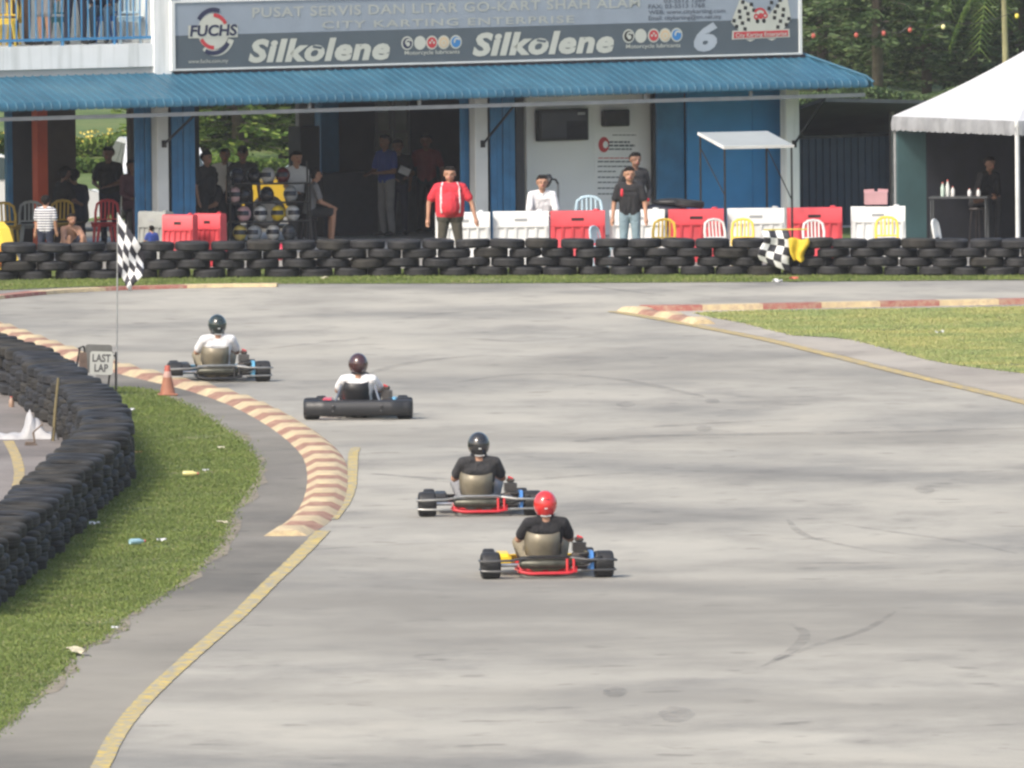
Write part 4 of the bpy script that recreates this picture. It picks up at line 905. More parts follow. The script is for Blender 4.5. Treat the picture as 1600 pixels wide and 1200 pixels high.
# ------------------------------------------------------------ sunshade stand
a, c = atD(1133, 61.35), atD(1242, 61.25); ss = empty('sunshade_stand', (a.x, a.y, 0), R(20)); tag(ss, 'flat white sunshade on thin dark poles in front of the blue panels', 'sunshade')
Wd = 1.22; Dp = 1.2; Zt = 1.87
TL = TR(0,0,Zt)@RX(R(9.5)); Dp = 1.2
MB().cbox((Wd/2, Dp/2, .02), (Wd, Dp, .03), .01, TL).build('top', mat('white_sheet', (.34,.365,.36), .5, 0, .05, 3), ss)
MB().bbox(0, Wd, -.012, -.001, -.01, .04, TL).build('edge_strip', M_PLASTW, ss); MB().bbox(-.012, -.001, 0, Dp, -.01, .04, TL).build('edge_strip', M_PLASTW, ss)
for (x, y) in ((.02,.03),(Wd-.03,.03),(.03,Dp-.03),(Wd-.03,Dp-.03)): MB().tube([(x,y,0),(x,y,Zt+y*.165)], .017, 6).build('pole', M_DARK, ss, True)
MB().tube([(.02,.03,1.1),(.03,Dp-.03,Zt-.02)], .010, 5).build('brace', M_DARK, ss); MB().tube([(Wd-.03,.03,1.0),(Wd-.03,Dp-.03,Zt-.02)], .010, 5).build('brace', M_DARK, ss)

# ------------------------------------------------------------ chequered flags
def checker_mats(): return [mat('flag_white', (.72,.73,.74), .7, 0, .04, 4), mat('flag_black', (.025,.025,.035), .7, 0, .1, 4)]
def flag_cloth(name, P, nu, nv, par):      # P(u,v)->point; each check several faces, one cloth
    b = MB(); sub = 3; vs = []
    NU, NV = nu*sub, nv*sub
    for i in range(NU+1):
        for j in range(NV+1): vs.append(P(i/NU, j/NV))
    o = len(b.v); b.v += [tuple(p) for p in vs]
    for i in range(NU):
        for j in range(NV):
            q = i*(NV+1)+j; b.f.append((q, q+1, q+NV+2, q+NV+1)); b.m.append((i//sub+j//sub) % 2)
    ob = b.build(name, checker_mats(), par, 'all'); sm = ob.modifiers.new('thickness', 'SOLIDIFY'); sm.thickness = .004; return ob
fb_ = G(182, 612); fl = empty('chequered_flag', (fb_.x, fb_.y, 0)); tag(fl, 'black and white chequered flag hanging from a tall thin pole beside the tyre wall', 'flag')
topd = ray(184, 332); tp = CO+topd*(fb_.y/topd.y)-fb_
MB().tube([(0,0,0), (tp.x*.5, 0, tp.z*.5), (tp.x, 0, tp.z)], .011, 6).build('pole', mat('grey_pole', (.32,.33,.34), .4, .4), fl, True); MB().lathe([(.06,.0),(.06,.01),(.018,.03),(.012,.05)], 10).build('pole_foot', M_DARK, fl)
s_ = (ray(184,332)*(fb_.y/ray(184,332).y)-ray(284,332)*(fb_.y/ray(284,332).y)).length/100
def FP(u, v):       # u along the hoist (top to bottom), v away from the pole; the cloth droops and folds
    A_, B_, C_, D_f = Vector((.008,0,0)), Vector((.40,0,-.60)), Vector((.20,0,-1.05)), Vector((.008,0,-.78))
    p = A_.lerp(D_f, u).lerp(B_.lerp(C_, u), v); p.x += .035*math.sin(u*8+v*4)*v; p.y = -.012+.06*math.sin(v*8+u*5)*v+.03*math.sin(u*9)*v
    return (p.x+tp.x*(1-u*.4), p.y, tp.z-.02+p.z)
flag_cloth('cloth', FP, 6, 4, fl)
a = G(1208, 430); a.y -= .36; f2 = empty('chequered_flag', (a.x, a.y, 0)); tag(f2, 'small chequered flag draped over the far tyre wall beside the yellow cloth', 'flag')
def FP2(u, v):
    z = .72-.62*u*(.75+.35*v); x = -.20+.42*v+.05*math.sin(u*6)+.10*u*v; yv = -.03-.03*math.sin(v*8+u*3)-.02*math.sin(u*11); return (x, yv if u > .1 else yv+.12*(1-u*10), z if u > .1 else .72)
flag_cloth('cloth', FP2, 5, 4, f2); MB().tube([(-.15,.12,.735),(.55,.20,.735)], .012, 6).build('stick', mat('yellow_stick', (.60,.50,.08), .6), f2)
a = G(1247, 430); a.y -= .36; yc = empty('yellow_cloth', (a.x, a.y, 0)); tag(yc, 'crumpled yellow cloth hanging on the far tyre wall', 'cloth')
vs = []; fs = []
for i in range(13):
    for j in range(11):
        u, v_ = i/12, j/10; wd = .16*(1-.25*u)*(1-.5*max(0, u-.65)/.35*.8); vs.append(((v_-.5)*2*wd+.03*math.sin(u*7)*v_, -.04-.03*math.sin(v_*9+u*2)-.03*math.sin(u*6)*(v_), .60-.36*u+.02*math.sin(v_*7)))
for i in range(12):
    for j in range(10): q = i*11+j; fs.append((q, q+1, q+12, q+11))
ob = MB().add(vs, fs).build('fabric', mat('yellow_fabric', (.62,.44,.03), .7, 0, .2, 8), yc, 'all'); ob.modifiers.new('t', 'SOLIDIFY').thickness = .006

# ------------------------------------------------------------ LAST LAP board and its stand
d = ray(158, 562); lb0 = G(162, 618); lb_ = empty('lap_board_stand', (lb0.x, lb0.y, 0), R(-4)); tag(lb_, 'black easel stand behind the tyre wall bend carrying lap boards', 'stand')
def AT(px, py, y=0.0): d_ = ray(px, py); p = CO+d_*((lb0.y+y)/d_.y); return Vector((p.x-lb0.x, y, p.z))
for (p, q) in (((125,543),(111,622)),((181,550),(181,618)),((176,550),(167,612)),((131,541),(138,600))):
    A_, B_ = AT(*p), AT(*q); B_.z = 0 if B_.z < .25 else B_.z; MB().tube([A_, (B_.x, B_.y, 0)], .014, 6).build('leg', M_BLACK, lb_, True)
MB().tube([AT(122,545), AT(130,541), AT(134,552)], .014, 6).build('rail', M_BLACK, lb_); MB().tube([AT(125,552), AT(182,556)], .012, 6).build('rail', M_BLACK, lb_)
def board(name, label, c, w_, h_, rz, mface, txts, tint, back=False):
    root = empty(name, c, rz); tag(root, label, 'sign board', 'lap boards on the easel'); root.rotation_euler = (R(-6), R(2), rz)
    b = MB(); r_ = .035; pl = []
    for (cx, cz, a0) in ((w_/2-r_, h_-r_, 0), (-w_/2+r_, h_-r_, 90), (-w_/2+r_, r_, 180), (w_/2-r_, r_, 270)):
        for k in range(4): a_ = R(a0+k*30); pl.append((cx+r_*math.cos(a_), cz+r_*math.sin(a_)))
    b.prism(pl, -.01, .01, RX(math.pi/2)).build('plate', mface, root)
    for (tx, z, hh, ww) in txts:
        me = text_mesh(tx, tint, .03); co = np.zeros(len(me.vertices)*3); me.vertices.foreach_get('co', co); co = co.reshape(-1,3); sx = ww/(co[:,0].max()-co[:,0].min())
        X = (co[:,0]-co[:,0].min())*sx-ww/2; Z = z+co[:,1]*hh/.70; me.vertices.foreach_set('co', np.stack([X, np.full_like(X, -.014), Z], 1).ravel()); me.update(); tag(link('lettering', me, root), kind='stuff')
    return root
cw = AT(158, 584, -.06)+Vector((lb0.x, lb0.y, 0)); cw.z = AT(158, 585).z
board('lap_board', 'white board reading LAST LAP on the black easel', cw, .31, .31, R(-3), mat('board_white', (.36,.37,.35), .6, 0, .06, 5), (('LAST', .172, .10, .245), ('LAP', .04, .10, .185)), mat('board_ink', (.06,.06,.065), .6))
cw2 = Vector((cw.x-.04, cw.y+.05, cw.z+.02)); board('lap_board', 'dark board behind the LAST LAP board', cw2, .36, .38, R(3), mat('board_dark', (.10,.10,.095), .6, 0, .2, 6), (), None)
cw3 = Vector((AT(131, 585).x+lb0.x, cw.y+.02, cw.z+.02)); board('lap_board', 'brown board hooked at the side of the easel', cw3, .12, .28, R(25), mat('board_brown', (.16,.11,.085), .7, 0, .3, 9), (), None)
# traffic cone
p = G(262, 619); cn = empty('traffic_cone', (p.x, p.y, .012), R(8)); tag(cn, 'faded orange traffic cone at the end of the striped kerb', 'cone')
M_CONE = mat('faded_orange', (.33,.135,.08), .6, 0, .15, 6); MB().cbox((0,0,.012), (.25,.25,.024), .008).build('base', M_CONE, cn)
MB().lathe([(.105,.024),(.088,.10),(.06,.24)], 18).build('body', M_CONE, cn, True); MB().lathe([(.0605,.241),(.045,.32),(.044,.321)], 18).build('band', mat('cone_band', (.40,.25,.21), .6, 0, .2, 8), cn, True); MB().lathe([(.0445,.322),(.034,.39),(.030,.40),(.018,.40),(.018,.36)], 18).build('tip', mat('cone_tip', (.42,.10,.07), .6), cn, True)

# ------------------------------------------------------------ pit lane bits: white tarpaulin, stick, bottle, litter
p = G(45, 686); ta = empty('tarpaulin', (p.x, p.y, .01)); tag(ta, 'crumpled white tarpaulin propped into a peak on the pit lane', 'tarpaulin')
vs = []; fs = []
for i in range(25):
    for j in range(15):
        u, v_ = i/24, j/14; x = (u-.5)*.85-.08; y = (v_-.5)*.5; pk = max(math.exp(-((x+.02-.05*(.35-min(.35,abs(y+.1)))/.35)/.05)**2), .6*math.exp(-((x-.11)/.07)**2))*math.exp(-((y+.02)/.2)**2)*.34
        z = .02+pk+.03*abs(math.sin(x*14+y*6))+.02*abs(math.sin(y*17-x*5)); vs.append((x+.02*math.sin(v_*9), y+.03*math.sin(u*11), z if 0 < i < 24 and 0 < j < 14 else .0))
for i in range(24):
    for j in range(14): q = i*15+j; fs.append((q, q+15, q+16, q+1))
MB().add(vs, fs).build('sheet', mat('tarpaulin_white', (.40,.40,.41), .6, 0, .08, 7), ta, 'all')
p = G(83, 690); stx = empty('wooden_stake', (p.x, p.y, .0)); tag(stx, 'brown wooden stake standing beside the white tarpaulin', 'stake')
MB().tube([(0,0,0),(.03,.0,.38),(.075,0,.80)], [.02,.02,.018], 7).build('pole', mat('stake_wood', (.17,.14,.07), .8, 0, .3, 9), stx, True); MB().tube([(-.02,.0,.01),(.0,-.01,.16),(.02,0,.22)], .009, 5).build('wire_tie', M_DARK, stx); MB().tube([(.02,.0,.20),(.07,-.02,.02)], .009, 5).build('wire_tie', M_DARK, stx)
p = G(52, 697); bk = empty('metal_bracket', (p.x, p.y, .012)); tag(bk, 'small brown metal bracket lying in front of the tarpaulin', 'bracket'); MB().tube([(-.1,0,.03),(.02,0,.03),(.0,.02,.16)], .014, 6).build('bar', mat('rusty_metal', (.14,.10,.07), .7), bk); MB().tube([(.0,.02,.16),(.12,.03,.26)], .011, 6).build('bar', mat('rusty_metal', (.14,.10,.07), .7), bk); MB().cbox((-.03,0,.008), (.16,.06,.014), .004).build('foot', mat('rusty_metal', (.14,.10,.07), .7), bk)
def bottle(px, py, label, col_, h=.2, z=.012, loc=None, lay=False, r=.032):
    p = loc if loc is not None else G(px, py, z); o = empty('bottle', p, random.uniform(0, 3)); tag(o, label, 'bottle'); mm = mat('bottle_'+label.split()[0], col_, .25, 0, .1, 8)
    if lay: o.rotation_euler = (R(90), 0, random.uniform(-.6, .6)+R(90)); o.location.z += r
    MB().lathe([(r*.9,0),(r,.01),(r,h*.62),(r*.45,h*.82),(r*.40,h*.90)], 12).build('body', mm, o, True); MB().lathe([(r*.48,h*.90),(r*.48,h),(0,h)], 10).build('cap', mat('bottle_cap', (.5,.12,.1), .5), o); return o
bottle(18, 636, 'brown drink bottle standing by the pit side of the tyre wall', (.33,.22,.16), .14, .008, r=.035)
bottle(203, 851, 'blue plastic bottle lying on the grass verge', (.35,.55,.62), .2, .04, lay=True); bottle(286, 744, 'yellow drink bottle lying on the grass verge', (.66,.60,.25), .19, .04, lay=True)
def scrap(px, py, label, s, m, z=.04):
    p = G(px, py, z); vs = []; fs = []
    for i in range(5):
        for j in range(5): vs.append(((i/4-.5)*s*random.uniform(.8,1.2), (j/4-.5)*s*random.uniform(.8,1.2), .35*s*(random.random()+.1)))
    for i in range(4):
        for j in range(4): q = i*5+j; fs.append((q, q+5, q+6, q+1))
    o = MB().add(vs, fs).build('litter', m); o.location = p; tag(o, label, 'litter', 'litter on the grass')
ML = [mat('litter_white', (.66,.66,.66), .6), mat('litter_cream', (.55,.50,.36), .6), mat('litter_orange', (.55,.33,.10), .6), mat('litter_red', (.5,.12,.08), .6)]
scrap(200, 645, 'white foam scrap beside the tyre wall bend', .16, ML[0]); scrap(216, 708, 'small orange wrapper on the grass below the tyre wall bend', .10, ML[2]); scrap(148, 821, 'white wrapper at the foot of the curved tyre wall', .12, ML[0])
scrap(253, 846, 'white paper scrap beside the blue bottle', .10, ML[0]); scrap(180, 982, 'pale wrapper at the edge of the shoulder asphalt', .07, ML[0]); scrap(121, 1022, 'pale torn plastic on the dark shoulder', .2, ML[1], .02)
scrap(507, 436, 'cream crumpled paper in front of the far tyre wall', .12, ML[1]); scrap(1215, 441, 'white flattened cup below the draped chequered flag', .16, ML[0]); scrap(1240, 437, 'red wrapper below the yellow cloth', .13, ML[3]); scrap(1468, 521, 'pale scrap on the infield grass', .12, ML[0])
scrap(321, 736, 'tiny white scrap beside the yellow bottle', .07, ML[0]); scrap(345, 700, 'tiny pale scrap high on the grass verge', .08, ML[1]); scrap(347, 819, 'pale scrap at the sandy edge of the verge', .12, ML[1])

# ------------------------------------------------------------ pink box, table with bottles, tyre on barrier, fan, helmet rack
p = atD(1369, 61.65, .89); o = empty('cardboard_box', p, R(-4)); tag(o, 'faded pink box standing on the white barrier', 'box'); mp = mat('pink_card', (.45,.26,.28), .7, 0, .1, 4)
MB().cbox((0,0,.105), (.38,.22,.21), .006).build('body', mp, o)
for s in (-1, 1): MB().box((s*.1, -.02+s*.03, .235), (.17, .004, .05), RY(s*.06)).build('flap', mp, o)
tb0 = atD(1500, 63.08, .02); tb = empty('stall_table', tb0, R(-8)); tag(tb, 'dark table inside the marquee stall carrying bottles', 'table'); mt = mat('dark_table', (.05,.055,.06), .5)
MB().cbox((0,0,.78), (1.0,.5,.04), .01).build('table_top', mt, tb)
for x in (-.46,.46):
    for y in (-.2,.2): MB().tube([(x,y,0),(x,y,.76)], .02, 6).build('leg', mt, tb)
for k, (px, h, cc, nm) in enumerate(((1473,.24,(.5,.62,.55),'green'),(1481,.28,(.62,.66,.64),'clear'),(1489,.17,(.7,.7,.7),'white'),(1515,.13,(.7,.7,.72),'small white'),(1529,.13,(.72,.72,.72),'short white'))):
    bottle(0, 0, f'{nm} bottle on the dark table in the marquee stall', cc, h, loc=at_m(px, tb0.y-.02, .82), r=.034)
p = atD(1077, 61.6, .875); ot = empty('loose_tyre', p); tag(ot, 'single black tyre lying on the red barrier by the sunshade', 'tyre'); t_ = link('tread', TM[0], ot); t_.location.z = .07; t_.scale = (.85,.85,.75); ot.rotation_euler = (.0,.10,0)
p = atD(1036, 62.0, .9); mo = empty('scooter', atD(1036, 62.1, 0.06), R(80)); tag(mo, 'dark scooter with pale shield parked by the blue panels', 'scooter'); dkp = mat('scooter_dark', (.015,.018,.03), .3, 0, .1, 5)
MB().sphere((0,.0,.62), (.16,.5,.20), 14, 8).build('body', dkp, mo, 'all'); MB().sphere((.0,.42,.95), (.15,.13,.17), 12, 8).build('headlamp_cowl', dkp, mo, 'all'); MB().sphere((.0,-.15,.84), (.14,.34,.07), 12, 6).build('saddle', M_BLACK, mo, 'all')
MB().tube([(-.32,.35,1.03),(0,.42,1.0),(.32,.35,1.03)], .016, 6).build('handlebar', M_BLACK, mo); MB().add([(-.14,.52,.86),(.14,.52,.86),(.10,.44,1.16),(-.10,.44,1.16)], [(0,1,2,3)]).build('shield', M_PLASTW, mo)
for y in (-.52,.58):
    wh = empty('wheel', (0,y,.25)); wh.parent = mo; wh.rotation_euler = (0, math.pi/2, 0); MB().lathe([(.16,-.05),(.23,-.05),(.25,0),(.23,.05),(.16,.05)], 18, closed=True).build('tyre', M_TYRE, wh, 'all'); MB().lathe([(0,-.03),(.165,-.04),(.165,.04),(0,.03)], 14).build('rim', M_STEEL, wh)
fnp = atD(873, 62.2, .06); fan = empty('pedestal_fan', fnp, R(200)); tag(fan, 'dark pedestal fan with tilted head next to the seated boy', 'fan')
MB().lathe([(.17,0),(.17,.02),(.03,.05),(.018,.06),(.018,1.15)], 14).build('stand', mat('fan_grey', (.20,.21,.22), .5), fan, True); MB().tube([(0,0,1.15),(.05,.02,1.22),(.16,.02,1.24)], .02, 6).build('neck', M_DARK, fan)
MB().lathe([(.0,-.05),(.10,-.045),(.13,0),(.10,.05),(0,.055)], 16, TR(.2,.02,1.2)@RY(R(65))).build('head', M_BLACK, fan, True)

# helmets
def helmet_meshes(m):
    b = MB(); n_, m_ = 20, 12; vs = []; fs = []
    for i in range(m_+1):
        t_ = math.pi*(i/m_)*.80                       # from the crown down, open at the neck
        for k in range(n_):
            a = 2*math.pi*k/n_; x = math.sin(t_)*math.cos(a)*.126; y = math.sin(t_)*math.sin(a)*.150; z = math.cos(t_)*.145
            if y > 0 and t_ > 1.5: y *= 1.10; 
            if y < 0 and t_ > 1.7: y *= .93
            vs.append((x, y, z-(.012 if i == m_ else 0)))
    for i in range(m_):
        for k in range(n_): k2 = (k+1) % n_; fs.append((i*n_+k, (i+1)*n_+k, (i+1)*n_+k2, i*n_+k2))
    shell = b.add(vs, fs); shell.lathe([(.088,-.128),(.082,-.118),(.070,-.10)], 20)
    vz = MB(); vs = []; fs = []
    for i in range(6):
        for k in range(13):
            t_ = 1.18+.58*i/5; a = math.pi*(.14+.72*k/12); vs.append((math.sin(t_)*math.cos(a)*.130, math.sin(t_)*math.sin(a)*.157*(1.07 if t_ > 1.5 else 1), math.cos(t_)*.147))
    for i in range(5):
        for k in range(12): q = i*13+k; fs.append((q, q+13, q+14, q+1))
    vz.add(vs, fs)
    rim = MB().lathe([(.093,-.122),(.099,-.117),(.095,-.108)], 20, Matrix.Diagonal((1,1.08,1,1)))
    return shell.mesh('shell', m, 'all'), vz.mesh('visor', mat('visor_dark', (.02,.022,.03), .08), 'all'), rim.mesh('neck_trim', M_BLACK, 'all')
HM = {}; RB = []
def rear_bits():
    if not RB:
        RB.append(MB().cbox((.0,-.141,-.030), (.030,.006,.012), .002).mesh('sticker', M_PLASTW)); RB.append(MB().cbox((0,-.128,.062), (.075,.012,.014), .005, RX(.0)).mesh('rear_vent', M_BLACK)); RB.append(MB().tube([(-.055,-.105,-.112),(0,-.118,-.118),(.055,-.105,-.112)], .008, 6).mesh('strap', mat('strap_grey', (.45,.45,.45), .7)))
    return RB
def helmet_parts(key, colr, par, loc, rot, sc=1.0):
    if key not in HM: HM[key] = helmet_meshes(mat('helmet_'+key, colr, .18, 0, .08, 10, coat=.8))
    for me, nm in zip(HM[key], ('shell', 'visor', 'neck_trim')):
        o = link(nm, me, par); o.matrix_local = TR(*loc) @ rot @ Matrix.Scale(sc, 4)
    if key in ('red', 'black', 'dark green'):
        for nm, me in zip(('sticker', 'rear_vent', 'strap'), rear_bits()): o = link(nm, me, par); o.matrix_local = TR(*loc) @ rot @ Matrix.Scale(sc, 4)
rk0 = BW(BP(420, 300, .75)[0], .75, FZ); rack = empty('helmet_rack', rk0, R(8)); tag(rack, 'black steel rack of shelves full of crash helmets', 'rack')
RW = 1.35
for z in (.10,.42,.74,1.06): MB().bbox(-RW/2, RW/2, -.18, .18, z-.012, z+.012).build('shelf', M_BLACK, rack)
for x in (-RW/2,RW/2):
    for y in (-.17,.17): MB().bbox(x-.015, x+.015, y-.015, y+.015, 0, 1.42 if y > 0 else 1.2).build('upright', M_BLACK, rack)
hc = [(368,.74,'pink white',(.60,.40,.40)),(382,.74,'black red',(.02,.02,.02)),(418,.74,'black',(.02,.02,.022)),(455,.74,'grey',(.30,.31,.32)),
 (382,.42,'dusty pink',(.62,.38,.40)),(435,.42,'yellow',(.75,.55,.04)),(408,.42,'white',(.65,.66,.67)),(458,.42,'silver',(.45,.47,.48)),
 (375,.10,'pale yellow',(.70,.55,.15)),(398,.10,'pale grey',(.38,.40,.42)),(427,.10,'cream white',(.64,.63,.60)),(452,.10,'dark grey',(.08,.085,.09)),
 (372,1.06,'dark blue',(.03,.035,.06)),(420,1.06,'dull white',(.42,.42,.42)),(443,1.06,'crimson black',(.10,.015,.02)),(398,1.06,'jet black',(.012,.012,.014))]
rows = {.10:'bottom', .42:'second lowest', .74:'second highest', 1.06:'top'}
for k, (px, z, nm, cc) in enumerate(hc):
    p = at_m(px, rk0.y-.03); h = empty('crash_helmet', (p.x, rk0.y-.03+(p.x-rk0.x)*.14+random.uniform(-.02,.02), FZ+z+.016), R(180)+random.uniform(-.6,.6)); tag(h, f'{nm} crash helmet on the {rows[z]} shelf of the rack', 'helmet', 'helmets on the rack')
    helmet_parts(nm, cc, h, (0,0,.125), Matrix.Identity(4), .95)
p = atD(441, 62.2, .03); h = empty('crash_helmet', (p.x, p.y, .0), R(150)); tag(h, 'red crash helmet on the floor in front of the rack', 'helmet', 'helmets on the rack'); helmet_parts('red floor', (.60,.03,.07), h, (0,0,.125), Matrix.Identity(4))
p = atD(405, 62.2, .03); kk = empty('engine_part', (p.x, p.y, .0)); tag(kk, 'grey engine cowl and pipes lying below the helmet rack', 'engine part'); MB().cbox((0,0,.12), (.30,.25,.20), .05).build('cowl', mat('grey_cowl', (.35,.37,.39), .4), kk, True); MB().tube([(-.5,0,.05),(-.3,-.05,.1),(-.1,-.05,.08),(.4,-.08,.05)], .03, 8).build('pipe', M_STEEL, kk, True)
p = atD(10, 61.1, 0); kn = empty('plastic_slide', p, R(-60)); tag(kn, 'yellow plastic fairing leaning behind the far tyre wall', 'fairing'); MB().prism([(-.35,0),(.30,0),(.34,.06),(-.05,.72),(-.25,.82),(-.38,.75)], -.09, .09, RX(math.pi/2)).build('shell', M_PLASTY, kn); MB().prism([(-.2,.1),(.12,.1),(-.1,.5),(-.22,.55)], .091, .10, RX(math.pi/2)).build('panel', mat('fairing_orange', (.65,.22,.05), .5), kn)
# ------------------------------------------------------------ people: one continuous body each
SK = mat('skin', (.40,.215,.14), .55, 0, .1, 9); SKD = mat('skin_dark', (.22,.12,.08), .55, 0, .1, 9); HAIR = mat('hair', (.011,.009,.008), .85, 0, .2, 20, spec=.15); SHOE = mat('shoe', (.03,.03,.03), .6); EYE = mat('eye_dark', (.07,.04,.03), .4); LIP = mat('lip', (.34,.12,.10), .5)
QUEUE = []
def V3(*a): return np.array(a, float)
def J_stand(h=1.7, armL=None, armR=None, spread=.10, lean=0.0, stride=0.0, wide=1.0):
    k = h/1.72; J = dict(neck=V3(0,lean,1.44), head=V3(0,lean+.03,1.60), chest=V3(0,lean*.7,1.26), pelvis=V3(0,0,.95))
    for s, n_ in ((-1,'L'),(1,'R')):
        J['sh'+n_] = V3(s*.19*wide, lean, 1.385); J['el'+n_] = V3(s*(.25+.02)*wide, lean-.02, 1.11); J['wr'+n_] = V3(s*.29*wide, lean+.07, .86)
        J['hip'+n_] = V3(s*.09, 0, .92); J['kn'+n_] = V3(s*spread*1.1, .02+stride*s*.5, .49); J['an'+n_] = V3(s*spread*1.15, -.02+stride*s, .08); J['toe'+n_] = J['an'+n_]+V3(s*.03, .17, -.045)
    if armL: J['elL'], J['wrL'] = V3(*armL[0]), V3(*armL[1])
    if armR: J['elR'], J['wrR'] = V3(*armR[0]), V3(*armR[1])
    for q in J: J[q] = J[q]*k
    J['k'] = k; return J
def J_sit(h=1.7, seat=.45, lean=0.0, armL=None, armR=None, kneeup=0.0, knees=.12):
    k = h/1.72; z = seat/k+.10
    J = dict(pelvis=V3(0,0,z), chest=V3(0,lean*.6,z+.30), neck=V3(0,lean,z+.50), head=V3(0,lean+.04,z+.66))
    for s, n_ in ((-1,'L'),(1,'R')):
        J['sh'+n_] = V3(s*.185, lean, z+.45); J['el'+n_] = V3(s*.24, lean+.08, z+.18); J['wr'+n_] = V3(s*.15, lean+.28, z+.10)
        J['hip'+n_] = V3(s*.09, .02, z-.02); J['kn'+n_] = V3(s*knees, .43, z+.0+kneeup); J['an'+n_] = V3(s*knees*.95, .40, .08); J['toe'+n_] = V3(s*knees*1.1, .57, .035)
    if armL: J['elL'], J['wrL'] = V3(*armL[0]), V3(*armL[1])
    if armR: J['elR'], J['wrR'] = V3(*armR[0]), V3(*armR[1])
    for q in J: J[q] = J[q]*k
    J['k'] = k; return J
def person(label, J, loc, rz, top, bottom, skin=SK, shoes=SHOE, hair=HAIR, sleeves='short', legs='long', fat=1.0, vox=.014, helmet=None, stripes=None, longhair=False, cap=None, face=0.0, extra=None, group=None):
    k = J['k']; P = []     # prims: (a, b, ra, rb, tag)
    def c(a, b, ra, rb, t): P.append((np.array(a, float), np.array(b, float), ra*k, rb*k, t))
    lerp = lambda a, b, u: a+(b-a)*u
    T, S, B_ = 0, 1, 2   # top skin bottom ; 3 hair 4 shoe 5 eye 6 lip 7 stripe
    up = J['neck']-J['pelvis']; up = up/np.linalg.norm(up); fw = V3(0,1,0); fw = fw-up*fw.dot(up); fw /= np.linalg.norm(fw)
    for n_, s in (('L',-1),('R',1)):
        inn = lerp(J['sh'+n_], J['neck']-up*.05*k, .35); mid = J['chest']+V3(s*.075*k*fat,0,0); hp = J['pelvis']+V3(s*.07*k*fat,0,0)-up*.01*k
        c(inn-up*.04*k, mid-up*.02*k, .080, .098*fat, T); c(mid-up*.02*k, hp, .098*fat, .100*fat, T); c(hp-up*.06*k, J['hip'+n_], .094*fat, .096*min(fat,1.2), B_)
        c(J['sh'+n_], lerp(J['sh'+n_], J['neck'], .6), .066, .056, T)
        if sleeves == 'short':
            m_ = lerp(J['sh'+n_], J['el'+n_], .68); c(J['sh'+n_], m_, .066, .066*min(fat,1.12), T); c(m_, J['el'+n_], .047, .042, S); c(J['el'+n_], J['wr'+n_], .043, .029, S)
        else:
            c(J['sh'+n_], J['el'+n_], .066, .052, T); c(J['el'+n_], lerp(J['el'+n_], J['wr'+n_], .93), .052, .038, T)
        d = J['wr'+n_]-J['el'+n_]; d = d/np.linalg.norm(d); w_ = J['wr'+n_]; pal = w_+d*.075*k
        sd = np.cross(d, V3(0,0,1) if abs(d[2]) < .8 else V3(1,0,0)); sd /= np.linalg.norm(sd); nm = np.cross(sd, d); sdw = nm if abs(d[2]) > .8 else sd
        for q in (-1, 0, 1): c(w_+sdw*q*.012*k, pal+sdw*q*.024*k, .020, .019, S)
        curl = (np.cross(sdw, d))*(.03 if abs(d[2]) > .8 else -.03)
        for q, ln_ in ((-1.5,.062),(-.5,.078),(.5,.074),(1.5,.056)):
            f0 = pal+sdw*q*.0175*k; f1 = f0+d*ln_*.55*k; c(f0, f1, .0105, .010, S); c(f1, f1+(d*ln_*.45+curl*.6)*k, .010, .0085, S)
        c(w_+d*.025*k, w_+d*.06*k+fw*.04*k*.8, .015, .012, S); c(w_+d*.06*k+fw*.032*k, w_+d*.095*k+fw*.045*k, .012, .010, S)
        if legs == 'long': c(J['hip'+n_], J['kn'+n_], .095*min(fat,1.2), .070, B_); c(J['kn'+n_], J['an'+n_]+V3(0,0,.01), .068, .055, B_)
        else:
            m_ = lerp(J['hip'+n_], J['kn'+n_], .85); c(J['hip'+n_], m_, .098, .085, B_); c(m_, J['kn'+n_], .058, .055, S); mm = lerp(J['kn'+n_], J['an'+n_], .35); c(J['kn'+n_], mm, .052, .055, S); c(mm, J['an'+n_], .055, .036, S)
        c(J['an'+n_]-V3(0,.03*k,.03*k), J['toe'+n_], .042, .036, 4)
    c(J['neck']-up*.10*k, J['chest']-up*.02*k, .075, .096*fat, T); c(J['chest']-up*.02*k, J['pelvis']+up*.06*k, .098*fat, .100*fat, T); c(J['pelvis']-up*.04*k, J['pelvis']-up*.06*k, .09, .085, B_)
    for zz, hw, rr in ((-.10,.11,.082),(-.17,.10,.092)): q0 = J['neck']+up*zz*k; c(q0-V3(hw*k*min(fat,1.08),0,0), q0+V3(hw*k*min(fat,1.08),0,0), rr, rr, T)
    for zz, hw, rr in ((-.02,.085,.097*fat),(.08,.085,.092*fat)): q0 = J['chest']+up*zz*k; c(q0-V3(hw*k*min(fat,1.08),0,0), q0+V3(hw*k*min(fat,1.08),0,0), rr, rr, T)
    if fat > 1.1: b0 = J['pelvis']+up*.14*k+fw*.05*k*fat; c(b0-up*.04*k, b0+up*.06*k, .125*fat, .115*fat, T)
    c(J['neck']-up*.06*k, J['chest'], .075, .085*fat, T)
    c(J['neck']-up*.02*k, J['head']-V3(0,.01*k,.06*k), .055, .052, S)
    hd = J['head']; ca, sa = math.cos(face), math.sin(face)
    def H(x, y, z): return hd+V3(x*ca-y*sa, x*sa+y*ca, z)*k
